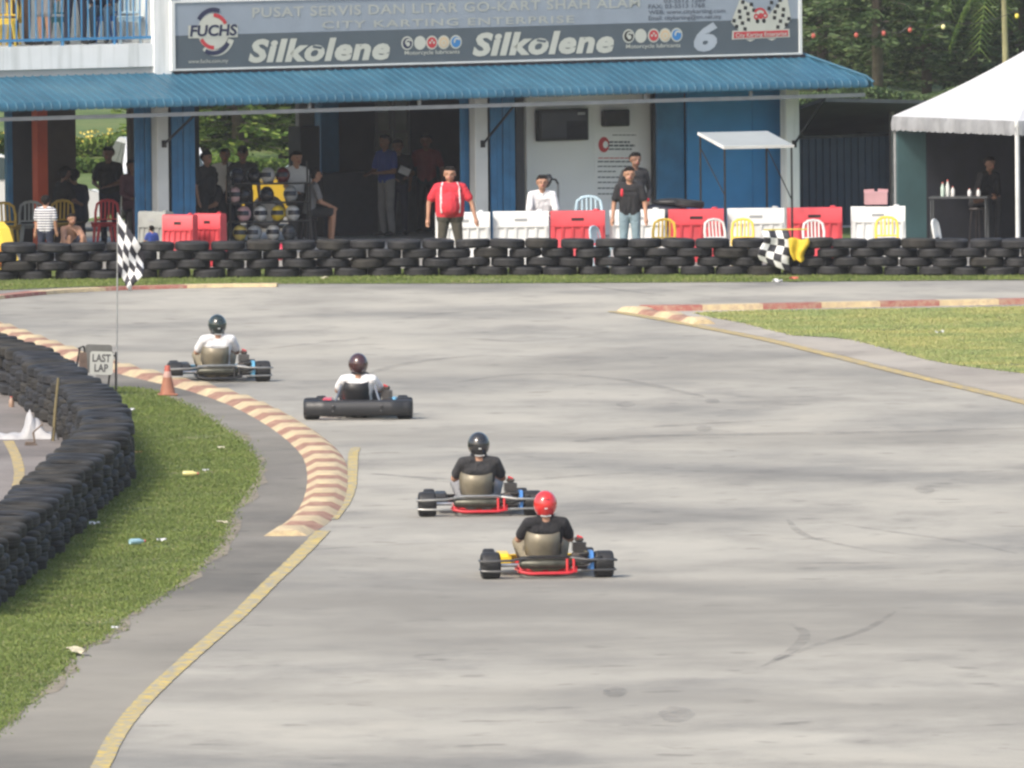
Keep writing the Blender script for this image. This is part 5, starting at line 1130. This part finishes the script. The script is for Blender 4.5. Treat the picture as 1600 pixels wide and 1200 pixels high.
    if helmet is None:
        for x in (-.022, .022): c(H(x,.005,.03), H(x,-.015,.02), .078, .076, S)
        c(H(-.015,.02,-.055), H(.015,.02,-.055), .060, .060, S); c(H(0,.05,-.09), H(0,.045,-.085), .030, .030, S)
        c(H(0,.085,.01), H(0,.108,-.02), .010, .016, S)
        for s in (-1, 1):
            c(H(s*.095,-.01,.0), H(s*.097,-.012,-.03), .014, .012, S); c(H(s*.034,.084,.018), H(s*.040,.082,.018), .0075, .0075, 5)
        c(H(-.02,.087,-.055), H(.02,.087,-.055), .0095, .0095, 6)
        for x in (-.026, .026): c(H(x,.004,.068), H(x,-.045,.03), .069, .080, 3)
        c(H(0,-.06,-.01), H(0,-.05,-.04), .066, .050, 3)
        if longhair: c(H(0,-.06,0), H(0,-.07,-.16), .085, .07, 3)
        if cap is not None: c(H(0,-.01,.085), H(0,.0,.08), .092, .092, 7); c(H(-.04,.10,.055), H(.04,.10,.055), .020, .020, 7)
    else: c(H(0,.01,-.02), H(0,.0,.04), .085, .085, S)
    for e in (extra or []): c(*[np.array(q)*1.0 for q in e[:2]], e[2], e[3], e[4])
    # rough union of tapered capsules, then a voxel remesh makes one surface
    b = MB()
    for (a, e, ra, rb, t_) in P:
        av, ev = Vector(a), Vector(e); ax = ev-av; L = ax.length
        if L < 1e-5: ax = Vector((0,0,1)); L = 1e-4
        Q = ax.to_track_quat('Z', 'Y').to_matrix().to_4x4(); prof = []
        for i in range(5): an = -math.pi/2+math.pi/2*i/4; prof.append((max(ra*math.cos(an), 0), ra*math.sin(an)))
        for i in range(5): an = math.pi/2*i/4; prof.append((max(rb*math.cos(an), 0), L+rb*math.sin(an)))
        b.lathe([(max(r_, 1e-4*0+1e-5), z) for r_, z in prof], 12, TR(*av) @ Q)
    root = empty('person', loc, rz); tag(root, label, 'person', group)
    o = b.build('body', [top, skin, bottom, hair, shoes, EYE, LIP, stripes or cap or top], root)
    rm = o.modifiers.new('r', 'REMESH'); rm.mode = 'VOXEL'; rm.voxel_size = vox; sm = o.modifiers.new('s', 'SMOOTH'); sm.factor = .5; sm.iterations = 4
    QUEUE.append((o, P)); 
    if helmet: helmet_parts(helmet[0], helmet[1], root, tuple(J['head']+V3(0,.012,.02)*k), RZ(face) @ RX(helmet[2] if len(helmet) > 2 else 0), 1.0)
    return root
def finish_people():
    dg = bpy.context.evaluated_depsgraph_get(); dg.update()
    for o, P in QUEUE:
        mats = list(o.data.materials); me = bpy.data.meshes.new_from_object(o.evaluated_get(dg)); o.modifiers.clear(); o.data = me; me.name = 'body'
        me.materials.clear()
        for m in mats: me.materials.append(m)
        n_ = len(me.polygons); C = np.zeros(n_*3); me.polygons.foreach_get('center', C); C = C.reshape(-1, 3); best = np.full(n_, 1e9); idx = np.zeros(n_, np.int32)
        for (a, e, ra, rb, t_) in P:
            ab = e-a; L2 = max(ab.dot(ab), 1e-9); u = np.clip(((C-a) @ ab)/L2, 0, 1); d = np.linalg.norm(C-(a+u[:,None]*ab), axis=1)-(ra+(rb-ra)*u)
            if t_ in (3, 6, 7): d = d-.003
            w_ = d < best; best[w_] = d[w_]; idx[w_] = t_
        me.polygons.foreach_set('material_index', idx); me.polygons.foreach_set('use_smooth', [True]*n_); me.update()
def cloth(name, c, var=.12):
    m = mat('cloth_'+name, c, .85, 0, var, 6); t, n, l, b = nodes_of(m); v = mapping(n, l, (1,1,.7)); bump_to(n, l, b, noise(n, l, v, 13, 3, .5, 1.6), .8, .03); return m
NAVY = cloth('navy', (.02,.025,.05)); BLK = cloth('black', (.014,.014,.017)); CHAR = cloth('charcoal', (.03,.03,.033)); WHT = cloth('white', (.70,.70,.72), .05); JEAN = cloth('jeans', (.09,.14,.20)); LJEAN = cloth('pale_jeans', (.20,.28,.33)); KHAKI = cloth('khaki', (.22,.19,.13)); DKHAKI = cloth('dark_khaki', (.065,.058,.045)); REDC = cloth('red', (.62,.035,.055)); DRED = cloth('dark_red', (.18,.02,.025)); BLUEC = cloth('blue', (.03,.06,.28)); MAR = cloth('mauve', (.16,.07,.10)); GREYC = cloth('grey', (.22,.22,.23))
STR = bpy.data.materials.new('striped_cloth'); STR.use_nodes = True; t, n, l, b = nodes_of(STR); tc = n.new('ShaderNodeTexCoord'); sx = n.new('ShaderNodeSeparateXYZ'); l.new(tc.outputs['Object'], sx.inputs[0])
f_ = mnode(n, l, 'GREATER_THAN', mnode(n, l, 'FRACT', mnode(n, l, 'MULTIPLY', sx.outputs[2], 24.0)), .52); l.new(mixc(n, l, f_, (.72,.72,.74), (.03,.035,.07)), b.inputs['Base Color']); b.inputs['Roughness'].default_value = .85
FACE = R(180)
def pat(px, D, z=0.0):
    if D >= 63.1 and px < 800: y = (D-62.3)*1.15; return BW(BP(px, 300, y)[0], y, z)      # inside the building
    return atD(px, D, z)
def stool(px, D, h, label, z=None):
    o = empty('stool', pat(px, D, FZ if z is None else z), random.uniform(0, 1)); tag(o, label, 'stool', 'stools'); mm = mat('dark_stool', (.06,.05,.05), .5)
    MB().lathe([(0,h-.035),(.14,h-.035),(.15,h-.02),(.14,h),(0,h)], 16).build('seat', mm, o, True)
    for a in range(4): ca, sa = math.cos(a*1.571), math.sin(a*1.571); MB().tube([(ca*.10,sa*.10,h-.03),(ca*.15,sa*.15,0)], .014, 6).build('leg', mm, o)
# the man in red walking along the tyre wall
st_ = [(V3(s*.15,.118,1.30), V3(s*.158,.14,1.12), .010, .010, 7) for s in (-1,1)]+[(V3(s*.158,.14,1.12), V3(s*.155,.142,.93), .010, .010, 7) for s in (-1,1)]+[(V3(s*.12,.055,1.425), V3(s*.15,.118,1.30), .010, .010, 7) for s in (-1,1)]
J = J_stand(1.67, ((-.36,.02,1.12), (-.42,.10,.86)), ((.35,-.02,1.12), (.37,.03,.86)), .13, wide=1.12)
person('stout man in red polo shirt with white piping standing behind the tyre wall', J, pat(704, 60.92), FACE+R(4), REDC, DKHAKI, SK, fat=1.42, vox=.011, stripes=WHT, extra=st_, face=R(-6))
J = J_stand(1.63, ((-.26,.02,1.10),(-.28,.10,.86)), ((.27,.0,1.10),(.29,.06,.86)))
person('man in black shirt with red trim and pale jeans standing by the tyre wall', J, pat(985, 60.95), FACE+R(-4), BLK, LJEAN, SK, vox=.012, fat=1.08, stripes=REDC, face=R(14), cap=None,
  extra=[(V3(-.30,0,1.10),V3(-.22,.02,1.13),.03,.03,7),(V3(.12,.09,1.26),V3(.125,.09,1.18),.02,.02,7)])
J = J_stand(1.66, ((-.30,.0,1.08),(-.20,.16,.92)), ((.30,.0,1.08),(.22,.14,.9)), lean=.06)
person('man in dark jacket leaning behind the man in black shirt', J, pat(991, 62.15, FZ), FACE+R(24), CHAR, NAVY, SKD, sleeves='long', fat=1.12)
J = J_sit(1.66, .46, .10, ((-.25,.2,.66),(-.10,.36,.72)), ((.25,.2,.66),(.10,.36,.72)))
person('boy in white shirt seated behind the white barrier', J, pat(847, 62.1, FZ), FACE+R(6), WHT, NAVY, SK, vox=.012)
J = J_stand(1.24, ((-.22,.04,1.12),(-.25,.05,.90)), ((.22,0,1.12),(.24,.04,.92)))
person('small boy in navy and white striped shirt seen from behind', J, pat(72, 61.15), R(-12), STR, NAVY, SK, vox=.011, fat=1.1)
stool(104, 61.3, .24, 'low stool under the crouching boy', 0); J = J_sit(1.30, .26, .22, ((-.28,.35,.62),(-.10,.30,.80)), ((.26,.42,.50),(.14,.55,.32)), .28, .16)
person('shirtless boy crouching with raised knees behind the tyre wall', J, pat(104, 61.3), FACE+R(30), SK, NAVY, SK, legs='short', vox=.012)
J = J_stand(.74, ((-.24,.10,1.15),(-.25,.30,1.05)), None)
person('small child in blue shirt behind the tyre wall near the grey barrier', J, pat(238, 61.1), R(30), BLUEC, NAVY, SK, vox=.010)
J = J_stand(1.66, ((-.24,.12,1.10),(-.10,.28,1.05)), ((.26,.08,1.10),(.12,.28,1.05)))
person('man standing as a dark silhouette in the open doorway behind the red chair', J, pat(171, 65.2, FZ), R(160), BLK, NAVY, SKD, fat=1.15)
J = J_sit(1.62, .62, .05); stool(204, 65.0, .60, 'stool under the woman in mauve'); person('woman in mauve seated beside the dark silhouette in the doorway', J, pat(204, 65.0, FZ), FACE+R(30), MAR, MAR, SKD, longhair=True, sleeves='long')
J = J_sit(1.65, .52, .12); stool(90, 65.0, .50, 'stool under the person seated by the orange pillar'); person('person in dark clothes seated by the orange pillar', J, pat(90, 65.0, FZ), R(-60), BLK, NAVY, SKD, fat=1.1)
stool(122, 64.9, .44, 'stool under the person in navy near the brown panel'); J = J_sit(1.65, .46, .20); person('person in navy seated with back turned near the brown panel', J, pat(122, 64.9, FZ), R(20), NAVY, NAVY, SKD, fat=1.15)
J = J_stand(1.62, None, None); person('man in black standing in the doorway next to the blue shutter', J, pat(322, 63.3, FZ), FACE+R(50), BLK, BLK, SKD, fat=1.2)
stool(345, 63.4, .44, 'stool under the man in black left of the helmet rack'); J = J_sit(1.65, .46, .15); person('man in black seated on the left of the helmet rack', J, pat(345, 63.4, FZ), FACE+R(-60), BLK, BLK, SKD, fat=1.1)
stool(460, 63.9, .66, 'tall stool under the person in white behind the helmet rack'); J = J_sit(1.7, .68, .05); person('person in white shirt seated behind the helmet rack', J, pat(460, 63.9, FZ), FACE+R(30), WHT, CHAR, SK)
stool(482, 63.2, .44, 'stool under the person in grey right of the helmet rack'); J = J_sit(1.62, .46, .10); person('person in grey shirt and shorts seated at the right of the helmet rack', J, pat(482, 63.2, FZ), R(-80), GREYC, CHAR, SK, legs='short')
J = J_stand(1.60, None, None); person('person in white shirt behind the left end of the helmet rack', J, pat(352, 64.6, FZ), FACE, WHT, NAVY, SKD)
J = J_stand(1.62); person('person in dark cap behind the middle of the helmet rack', J, pat(380, 64.3, FZ), FACE, CHAR, NAVY, SKD, cap=BLK)
J = J_stand(1.74, ((-.26,.05,1.10),(-.10,.26,1.08)), ((.26,.06,1.10),(.14,.28,1.06)))
pb = person('man in blue shirt and grey trousers standing in the dark room', J, pat(604, 65.0, FZ), FACE+R(-50), BLUEC, GREYC, SKD)
J = J_stand(1.64, ((-.26,.05,1.10),(-.12,.26,1.05)), ((.26,.06,1.10),(.12,.28,1.03)))
person('man in black beside the man in blue holding a white sheet', J, pat(622, 65.2, FZ), FACE+R(10), BLK, NAVY, SKD)
d_ = ray(632, 267); q = CO+d_*((pat(622, 65.2).y-.32)/d_.y); o = MB().cbox((0,0,0), (.19,.004,.15), .001).build('paper_sheet', mat('paper', (.70,.72,.76), .8)); o.location = q; o.rotation_euler = (R(-35), R(24), 0); tag(o, 'white sheet of paper held by the man in black', 'paper')
J = J_stand(1.70); person('man in dark red shirt standing in the dark room', J, pat(667, 65.6, FZ), FACE+R(-10), DRED, BLK, SKD)
stool(1528, 63.25, .60, 'stool under the person inside the marquee stall', .0); J = J_sit(1.6, .62, .3, ((-.28,.25,.75),(-.05,.40,.85)), ((.28,.25,.75),(.10,.42,.80))); person('person in dark clothes seated inside the marquee stall', J, pat(1528, 63.25, .02), FACE+R(40), BLK, CHAR, SKD)
# people on the balcony
def bal_pos(px, y): x, _ = BP(px, 60, y); return BW(x, y, zbal)
J = J_stand(1.70); person('person in brown trousers standing behind the balcony rail by the yellow chairs', J, bal_pos(33, .75), FACE+R(25), cloth('green', (.03,.12,.09)), cloth('brown', (.10,.06,.045)), SKD)
J = J_stand(1.66, spread=.07); person('bare legged person in grey shorts standing behind the balcony rail', J, bal_pos(70, .55), FACE+R(-30), GREYC, GREYC, SK, legs='short')
J = J_stand(1.74, spread=.12); person('man in dark navy trousers standing behind the balcony rail', J, bal_pos(118, .45), FACE+R(15), WHT, NAVY, SK)
J = J_sit(1.68, .46, .05); person('person in dark blue seated on the blue chair on the balcony', J, bal_pos(164, .9), FACE-R(10), NAVY, JEAN, SKD, sleeves='long')
def bchair(px, y, c_, rz, label): chair(0, 0, c_, rz, label, loc=bal_pos(px, y), sc=1.02)
bchair(8, .5, 'yellow', FACE, 'yellow plastic chair at the far end of the balcony'); bchair(21, 1.1, 'yellow', FACE+R(20), 'yellow plastic chair behind another on the balcony')
bchair(88, 1.0, 'teal', FACE+R(-15), 'teal plastic chair between two standing people on the balcony'); bchair(163, .9, 'blue', R(170), 'blue plastic chair on the balcony beside the dark trousered man'); bchair(204, .32, 'pale blue', R(180), 'pale blue plastic chair at the white column end of the balcony')
# ------------------------------------------------------------ go-karts (local: +y forwards, rear axle over the origin)
M_SEAT = mat('olive_seat_shell', (.205,.18,.13), .45, .25, .25, 5); M_SEATB = mat('black_seat_shell', (.015,.015,.017), .45)
M_KRED = mat('kart_red_tube', (.55,.02,.03), .35, 0, .1, 8, coat=.4); M_KBLUE = mat('kart_blue', (.06,.20,.50), .4, 0, .08, 8); M_KLB = mat('kart_light_blue', (.12,.36,.55), .4); M_KYEL = mat('kart_yellow', (.78,.52,.02), .35, 0, .06, 8, coat=.3); M_BUMP = mat('black_bumper_plastic', (.022,.023,.026), .45, 0, .1, 6); M_ENG = mat('engine_metal', (.10,.085,.075), .55, .5, .3, 18); M_SLICK = mat('kart_slick', (.018,.018,.019), .55, 0, .25, 14)
def wheel(par, x, y, r, w_, rz=0.0):
    wh = empty('wheel', (x, y, r)); wh.parent = par; wh.rotation_euler = (0, math.pi/2, rz)
    h = w_/2; MB().lathe([(r*.5,-h*.8),(r*.8,-h),(r*.95,-h*.88),(r,-h*.62),(r,h*.62),(r*.95,h*.88),(r*.8,h),(r*.5,h*.8)], 28, closed=True).build('tyre', M_SLICK, wh, 'all')
    MB().lathe([(0,-h*.3),(r*.30,-h*.3),(r*.42,-h*.7),(r*.52,-h*.78),(r*.52,h*.78),(r*.42,h*.7),(r*.30,h*.3),(0,h*.3)], 20).build('rim', M_DARK, wh, True)
def kart(loc, rz, label, tint, style):
    k = empty('go_kart', loc, rz); tag(k, label, 'go-kart', 'go-karts on the track')
    for s in (-1, 1): wheel(k, s*.60, 0, .142, .205); wheel(k, s*.53, 1.06, .128, .13, R(-4))
    MB().tube([(-.58,0,.142),(.58,0,.142)], .02, 8).build('rear_axle', M_STEEL, k, True)
    f = MB()
    for s in (-1, 1): f.tube([(s*.30,-.10,.075),(s*.31,.2,.07),(s*.27,.7,.065),(s*.20,1.0,.07),(s*.22,1.25,.09)], .016, 7)
    f.tube([(-.31,.2,.07),(.31,.2,.07)], .014, 6).tube([(-.27,.7,.065),(.27,.7,.065)], .014, 6).tube([(-.45,1.06,.12),(-.2,1.0,.07),(.2,1.0,.07),(.45,1.06,.12)], .016, 6).tube([(-.22,1.25,.09),(.22,1.25,.09)], .016, 6)
    for s in (-1,1): f.box((s*.24, .0, .11), (.03,.07,.11))
    f.build('chassis', tint['frame'], k, True); MB().cbox((0,.75,.052), (.46,.9,.008), .002).build('floor_pan', M_STEEL, k)
    # seat shell
    vs = []; fs = []; prof = [(-.06,.455),(-.035,.34),(.0,.22),(.05,.12),(.14,.065),(.30,.055),(.46,.085),(.52,.11)]; NV = 12
    for i, (y, z) in enumerate(prof):
        for j in range(NV+1):
            v_ = j/NV*2-1; wb = (.198,.192,.183,.175,.172,.17,.16,.15)[i]; curl = abs(v_)**3
            if i < 3: vs.append((v_*wb, y+.20*curl, z+.03*curl*(i == 0)-.012*(1-curl)*(i == 0)))
            elif i < 5: vs.append((v_*wb, y+.14*curl, z+.14*curl))
            else: vs.append((v_*wb, y, z+.16*curl*(1-.2*(i-5))))
    for i in range(len(prof)-1):
        for j in range(NV): q = i*(NV+1)+j; fs.append((q, q+1, q+NV+2, q+NV+1))
    so_ = MB().add(vs, fs).build('seat', tint['seat'], k, 'all'); so_.modifiers.new('t', 'SOLIDIFY').thickness = .012; so_.location = (-.02, .03, .02)
    # steering
    st_ = MB().tube([(0,.62+.15*math.cos(a)*.35,.47+.15*math.cos(a)*.9) if False else (.15*math.sin(a), .60+.07*math.cos(a), .46+.13*math.cos(a)) for a in np.linspace(0, 2*math.pi, 21)], .013, 6, cap=False); st_.tube([(-.14,.60,.46),(.14,.60,.46)], .011, 5); sw = st_.build('steering_wheel', M_BLACK, k, True)
    MB().tube([(0,.60,.46),(0,1.0,.10)], .012, 6).build('column', M_DARK, k)
    # engine on the right, fuel tank, chain guard
    e = MB(); e.cbox((.36,.20,.17), (.17,.20,.18), .03); 
    for i in range(5): e.cbox((.36,.20,.275+i*.020), (.15,.17,.010), .004)
    en = e.build('engine', M_ENG, k); MB().cbox((.36,.20,.392), (.09,.10,.05), .015).build('cylinder_head', M_ENG, en); MB().tube([(.34,.12,.40),(.33,.05,.44),(.38,.02,.42)], .008, 5).build('cable', M_KRED, en)
    MB().prism([(-.13,.07),(.30,.07),(.32,.20),(.22,.28),(-.08,.285),(-.14,.20)], .45, .485, Matrix(((0,0,1,0),(1,0,0,0),(0,1,0,0),(0,0,0,1)))).build('chain_guard', tint['guard'], k)
    # side pods and nose
    for s in (-1, 1):
        b = MB(); ring = []
        for (y, hw, zt) in ((.44,.075,.20),(.47,.085,.235),(.65,.085,.255),(.88,.07,.23),(.94,.05,.17)): ring.append([(s*.42+hw*c_, y, .10+(zt-.10)*q) for c_, q in ((-1,0),(-1,.7),(-.6,1),(.6,1),(1,.7),(1,0))])
        vs = [p for r_ in ring for p in r_]; fs = [(i*6+j, i*6+(j+1) % 6, (i+1)*6+(j+1) % 6, (i+1)*6+j) for i in range(4) for j in range(6)]+[tuple(range(5,-1,-1)), tuple(range(24,30))]
        b.add(vs, fs); b.build('side_pod', tint['podL'] if s < 0 else tint['podR'], k)
    b = MB(); ring = [[(x, 1.22+.16*math.cos(x*2.2)+dy, z) for x in np.linspace(-.40,.40,13)] for dy, z in ((0,.06),(.06,.09),(.03,.14),(-.10,.17))]
    vs = [p for r_ in ring for p in r_]; b.add(vs, [(i*13+j, i*13+j+1, (i+1)*13+j+1, (i+1)*13+j) for i in range(3) for j in range(12)]); nz = b.build('nose_cone', tint['nose'], k, 'all'); nz.modifiers.new('t', 'SOLIDIFY').thickness = .012
    # rear protection
    if style == 'plastic':
        b = MB(); ring = [[(x, -.20-(.05 if abs(x) < .55 else 0)+.10*max(0,abs(x)-.58)*6*.3+dy, z) for x in np.linspace(-.70,.70,21)] for dy, z in ((.05,.05),(-.0,.075),(-.015,.15),(-.0,.235),(.06,.26))]
        vs = [p for r_ in ring for p in r_]; b.add(vs, [(i*21+j, i*21+j+1, (i+1)*21+j+1, (i+1)*21+j) for i in range(4) for j in range(20)]); rb = b.build('rear_bumper', M_BUMP, k, 'all'); rb.modifiers.new('t', 'SOLIDIFY').thickness = .012
        for s in (-1, 1): 
            MB().tube([(s*.285,-.20,.24),(s*.24,-.10,.36),(s*.215,-.02,.44)], .014, 7).build('seat_stay', M_STEEL, k, True)
            for z in (.11,.18): MB().sphere((s*.31,-.275,z), (.02,.01,.02), 8, 5).build('bolt', M_DARK, rb)
            MB().tube([(s*.28,-.08,.075),(s*.28,-.22,.14)], .014, 6).build('bumper_mount', M_DARK, k)
    else:
        up_ = MB().tube([(-.71,.10,.19),(-.72,-.16,.19),(-.66,-.20,.195),(-.40,-.19,.20),(-.24,-.14,.22)], .014, 7); up_.tube([(.71,.10,.19),(.72,-.16,.19),(.66,-.20,.195),(.40,-.19,.20),(.24,-.14,.22)], .014, 7)
        up_.tube([(-.24,-.14,.22),(.24,-.14,.22)], .012, 6); up_.tube([(-.71,.05,.10),(-.71,-.17,.09),(-.64,-.21,.09),(-.34,-.18,.085)], .012, 6).tube([(.71,.05,.10),(.71,-.17,.09),(.64,-.21,.09),(.34,-.18,.085)], .012, 6); up_.build('wheel_guard', mat('guard_tube_'+style, (.10,.10,.10) if style != 'silver' else (.30,.30,.29), .4, .5), k, True)
        MB().tube([(-.30,-.13,.225),(-.15,-.15,.235),(.15,-.15,.235),(.30,-.13,.225),(.36,-.10,.215)], .013, 7).build('upper_bar', M_STEEL if style == 'silver' else M_DARK, k, True)
        lo = MB().tube([(-.30,-.08,.15),(-.29,-.16,.075),(-.2,-.185,.06),(.2,-.185,.06),(.29,-.16,.075),(.30,-.08,.15)], .017, 7); 
        lo.tube([(.20,-.17,.065),(.20,-.16,.21)], .015, 6).tube([(.27,-.16,.075),(.27,-.15,.21)], .015, 6); lo.build('rear_bumper', tint['bar'], k, True)
        MB().lathe([(.0,-.29),(.03,-.285),(.05,-.26),(.052,.20),(.042,.25),(.022,.28),(.02,.40)], 14, TR(-.02,-.11,.155)@RY(R(90))).build('muffler', mat('muffler', (.075,.075,.06), .4, .6, .3, 10), k, True)
        MB().tube([(.36,.12,.24),(.50,.02,.25),(.56,-.12,.22),(.42,-.15,.17),(.36,-.12,.155)], .022, 8).build('exhaust_pipe', M_DARK, k, True)
    return k
def driver(label, loc, rz, top, bottom, helm, skin=SK, hz=0.0, turn=0.0, low=0.0, sleeves='short'):
    J = dict(k=1.0, pelvis=V3(0,.24,.17), chest=V3(0,.155,.42-low*.6), neck=V3(0,.10,.615-low), head=V3(.0,.12,.755-low))
    for s, n_ in ((-1,'L'),(1,'R')):
        J['sh'+n_] = V3(s*.185,.11,.575-low); J['el'+n_] = V3(s*.275,.27,.40-low*.5); J['wr'+n_] = V3(s*.15,.50,.46); J['hip'+n_] = V3(s*.135,.22,.165); J['kn'+n_] = V3(s*.24,.70,.34); J['an'+n_] = V3(s*.17,1.06,.15); J['toe'+n_] = V3(s*.17,1.14,.22)
    return person(label, J, loc, rz, top, bottom, skin, sleeves=sleeves, helmet=helm, face=turn, vox=.011)
T4 = dict(frame=M_KRED, seat=M_SEAT, guard=M_KBLUE, podL=M_KYEL, podR=M_KYEL, nose=M_KYEL, bar=M_KRED)
T3 = dict(frame=M_KRED, seat=M_SEAT, guard=M_KBLUE, podL=M_BUMP, podR=M_BUMP, nose=M_BUMP, bar=M_KRED)
T2 = dict(frame=M_DARK, seat=M_SEATB, guard=M_KLB, podL=M_KRED, podR=M_KLB, nose=M_KRED, bar=M_DARK)
T1 = dict(frame=M_DARK, seat=M_SEAT, guard=M_KLB, podL=M_BUMP, podR=M_BUMP, nose=M_KLB, bar=M_DARK)
p = G(855, 903); kart(p, R(5), 'go-kart with yellow pods and red rear bar under the red helmeted driver', T4, 'dark'); driver('driver in black shirt wearing a bright red helmet', p, R(5), BLK, KHAKI, ('red', (.62,.03,.03), R(4)), turn=R(-2))
p = G(750, 806); kart(p, R(3), 'go-kart with red rear bar and silver tube ahead of the red helmeted driver', T3, 'silver'); driver('driver in charcoal shirt wearing a glossy black helmet', p, R(3), CHAR, GREYC, ('black', (.025,.03,.04), R(4)), turn=R(3), low=-.03)
p = G(560, 655); kart(p, R(-2), 'go-kart with full width black plastic rear bumper', T2, 'plastic'); driver('driver in white and black top wearing a dark maroon helmet', p, R(-2), WHT, BLK, ('maroon', (.05,.018,.02), R(0)), turn=R(12), low=.07)
p = G(342, 597); kart(p, R(6), 'leading go-kart with silver rear tube passing the orange cone', T1, 'silver'); driver('driver in white shirt wearing a dark green black helmet', p, R(6), WHT, KHAKI, ('dark green', (.018,.03,.028), R(6)), turn=R(4))
finish_people()
# ------------------------------------------------------------ thin hazy air
hz = MB().bbox(-170, 170, -3, 480, -2.2, 15).build('haze', None); hz.data.materials.clear()
mh = bpy.data.materials.new('haze_air'); mh.use_nodes = True; nn_ = mh.node_tree.nodes; nn_.clear(); vo = nn_.new('ShaderNodeVolumePrincipled'); ou = nn_.new('ShaderNodeOutputMaterial')
vo.inputs['Color'].default_value = (.93,.95,1,1); vo.inputs['Density'].default_value = .00014; mh.node_tree.links.new(vo.outputs[0], ou.inputs['Volume']); hz.data.materials.append(mh); tag(hz, kind='stuff')
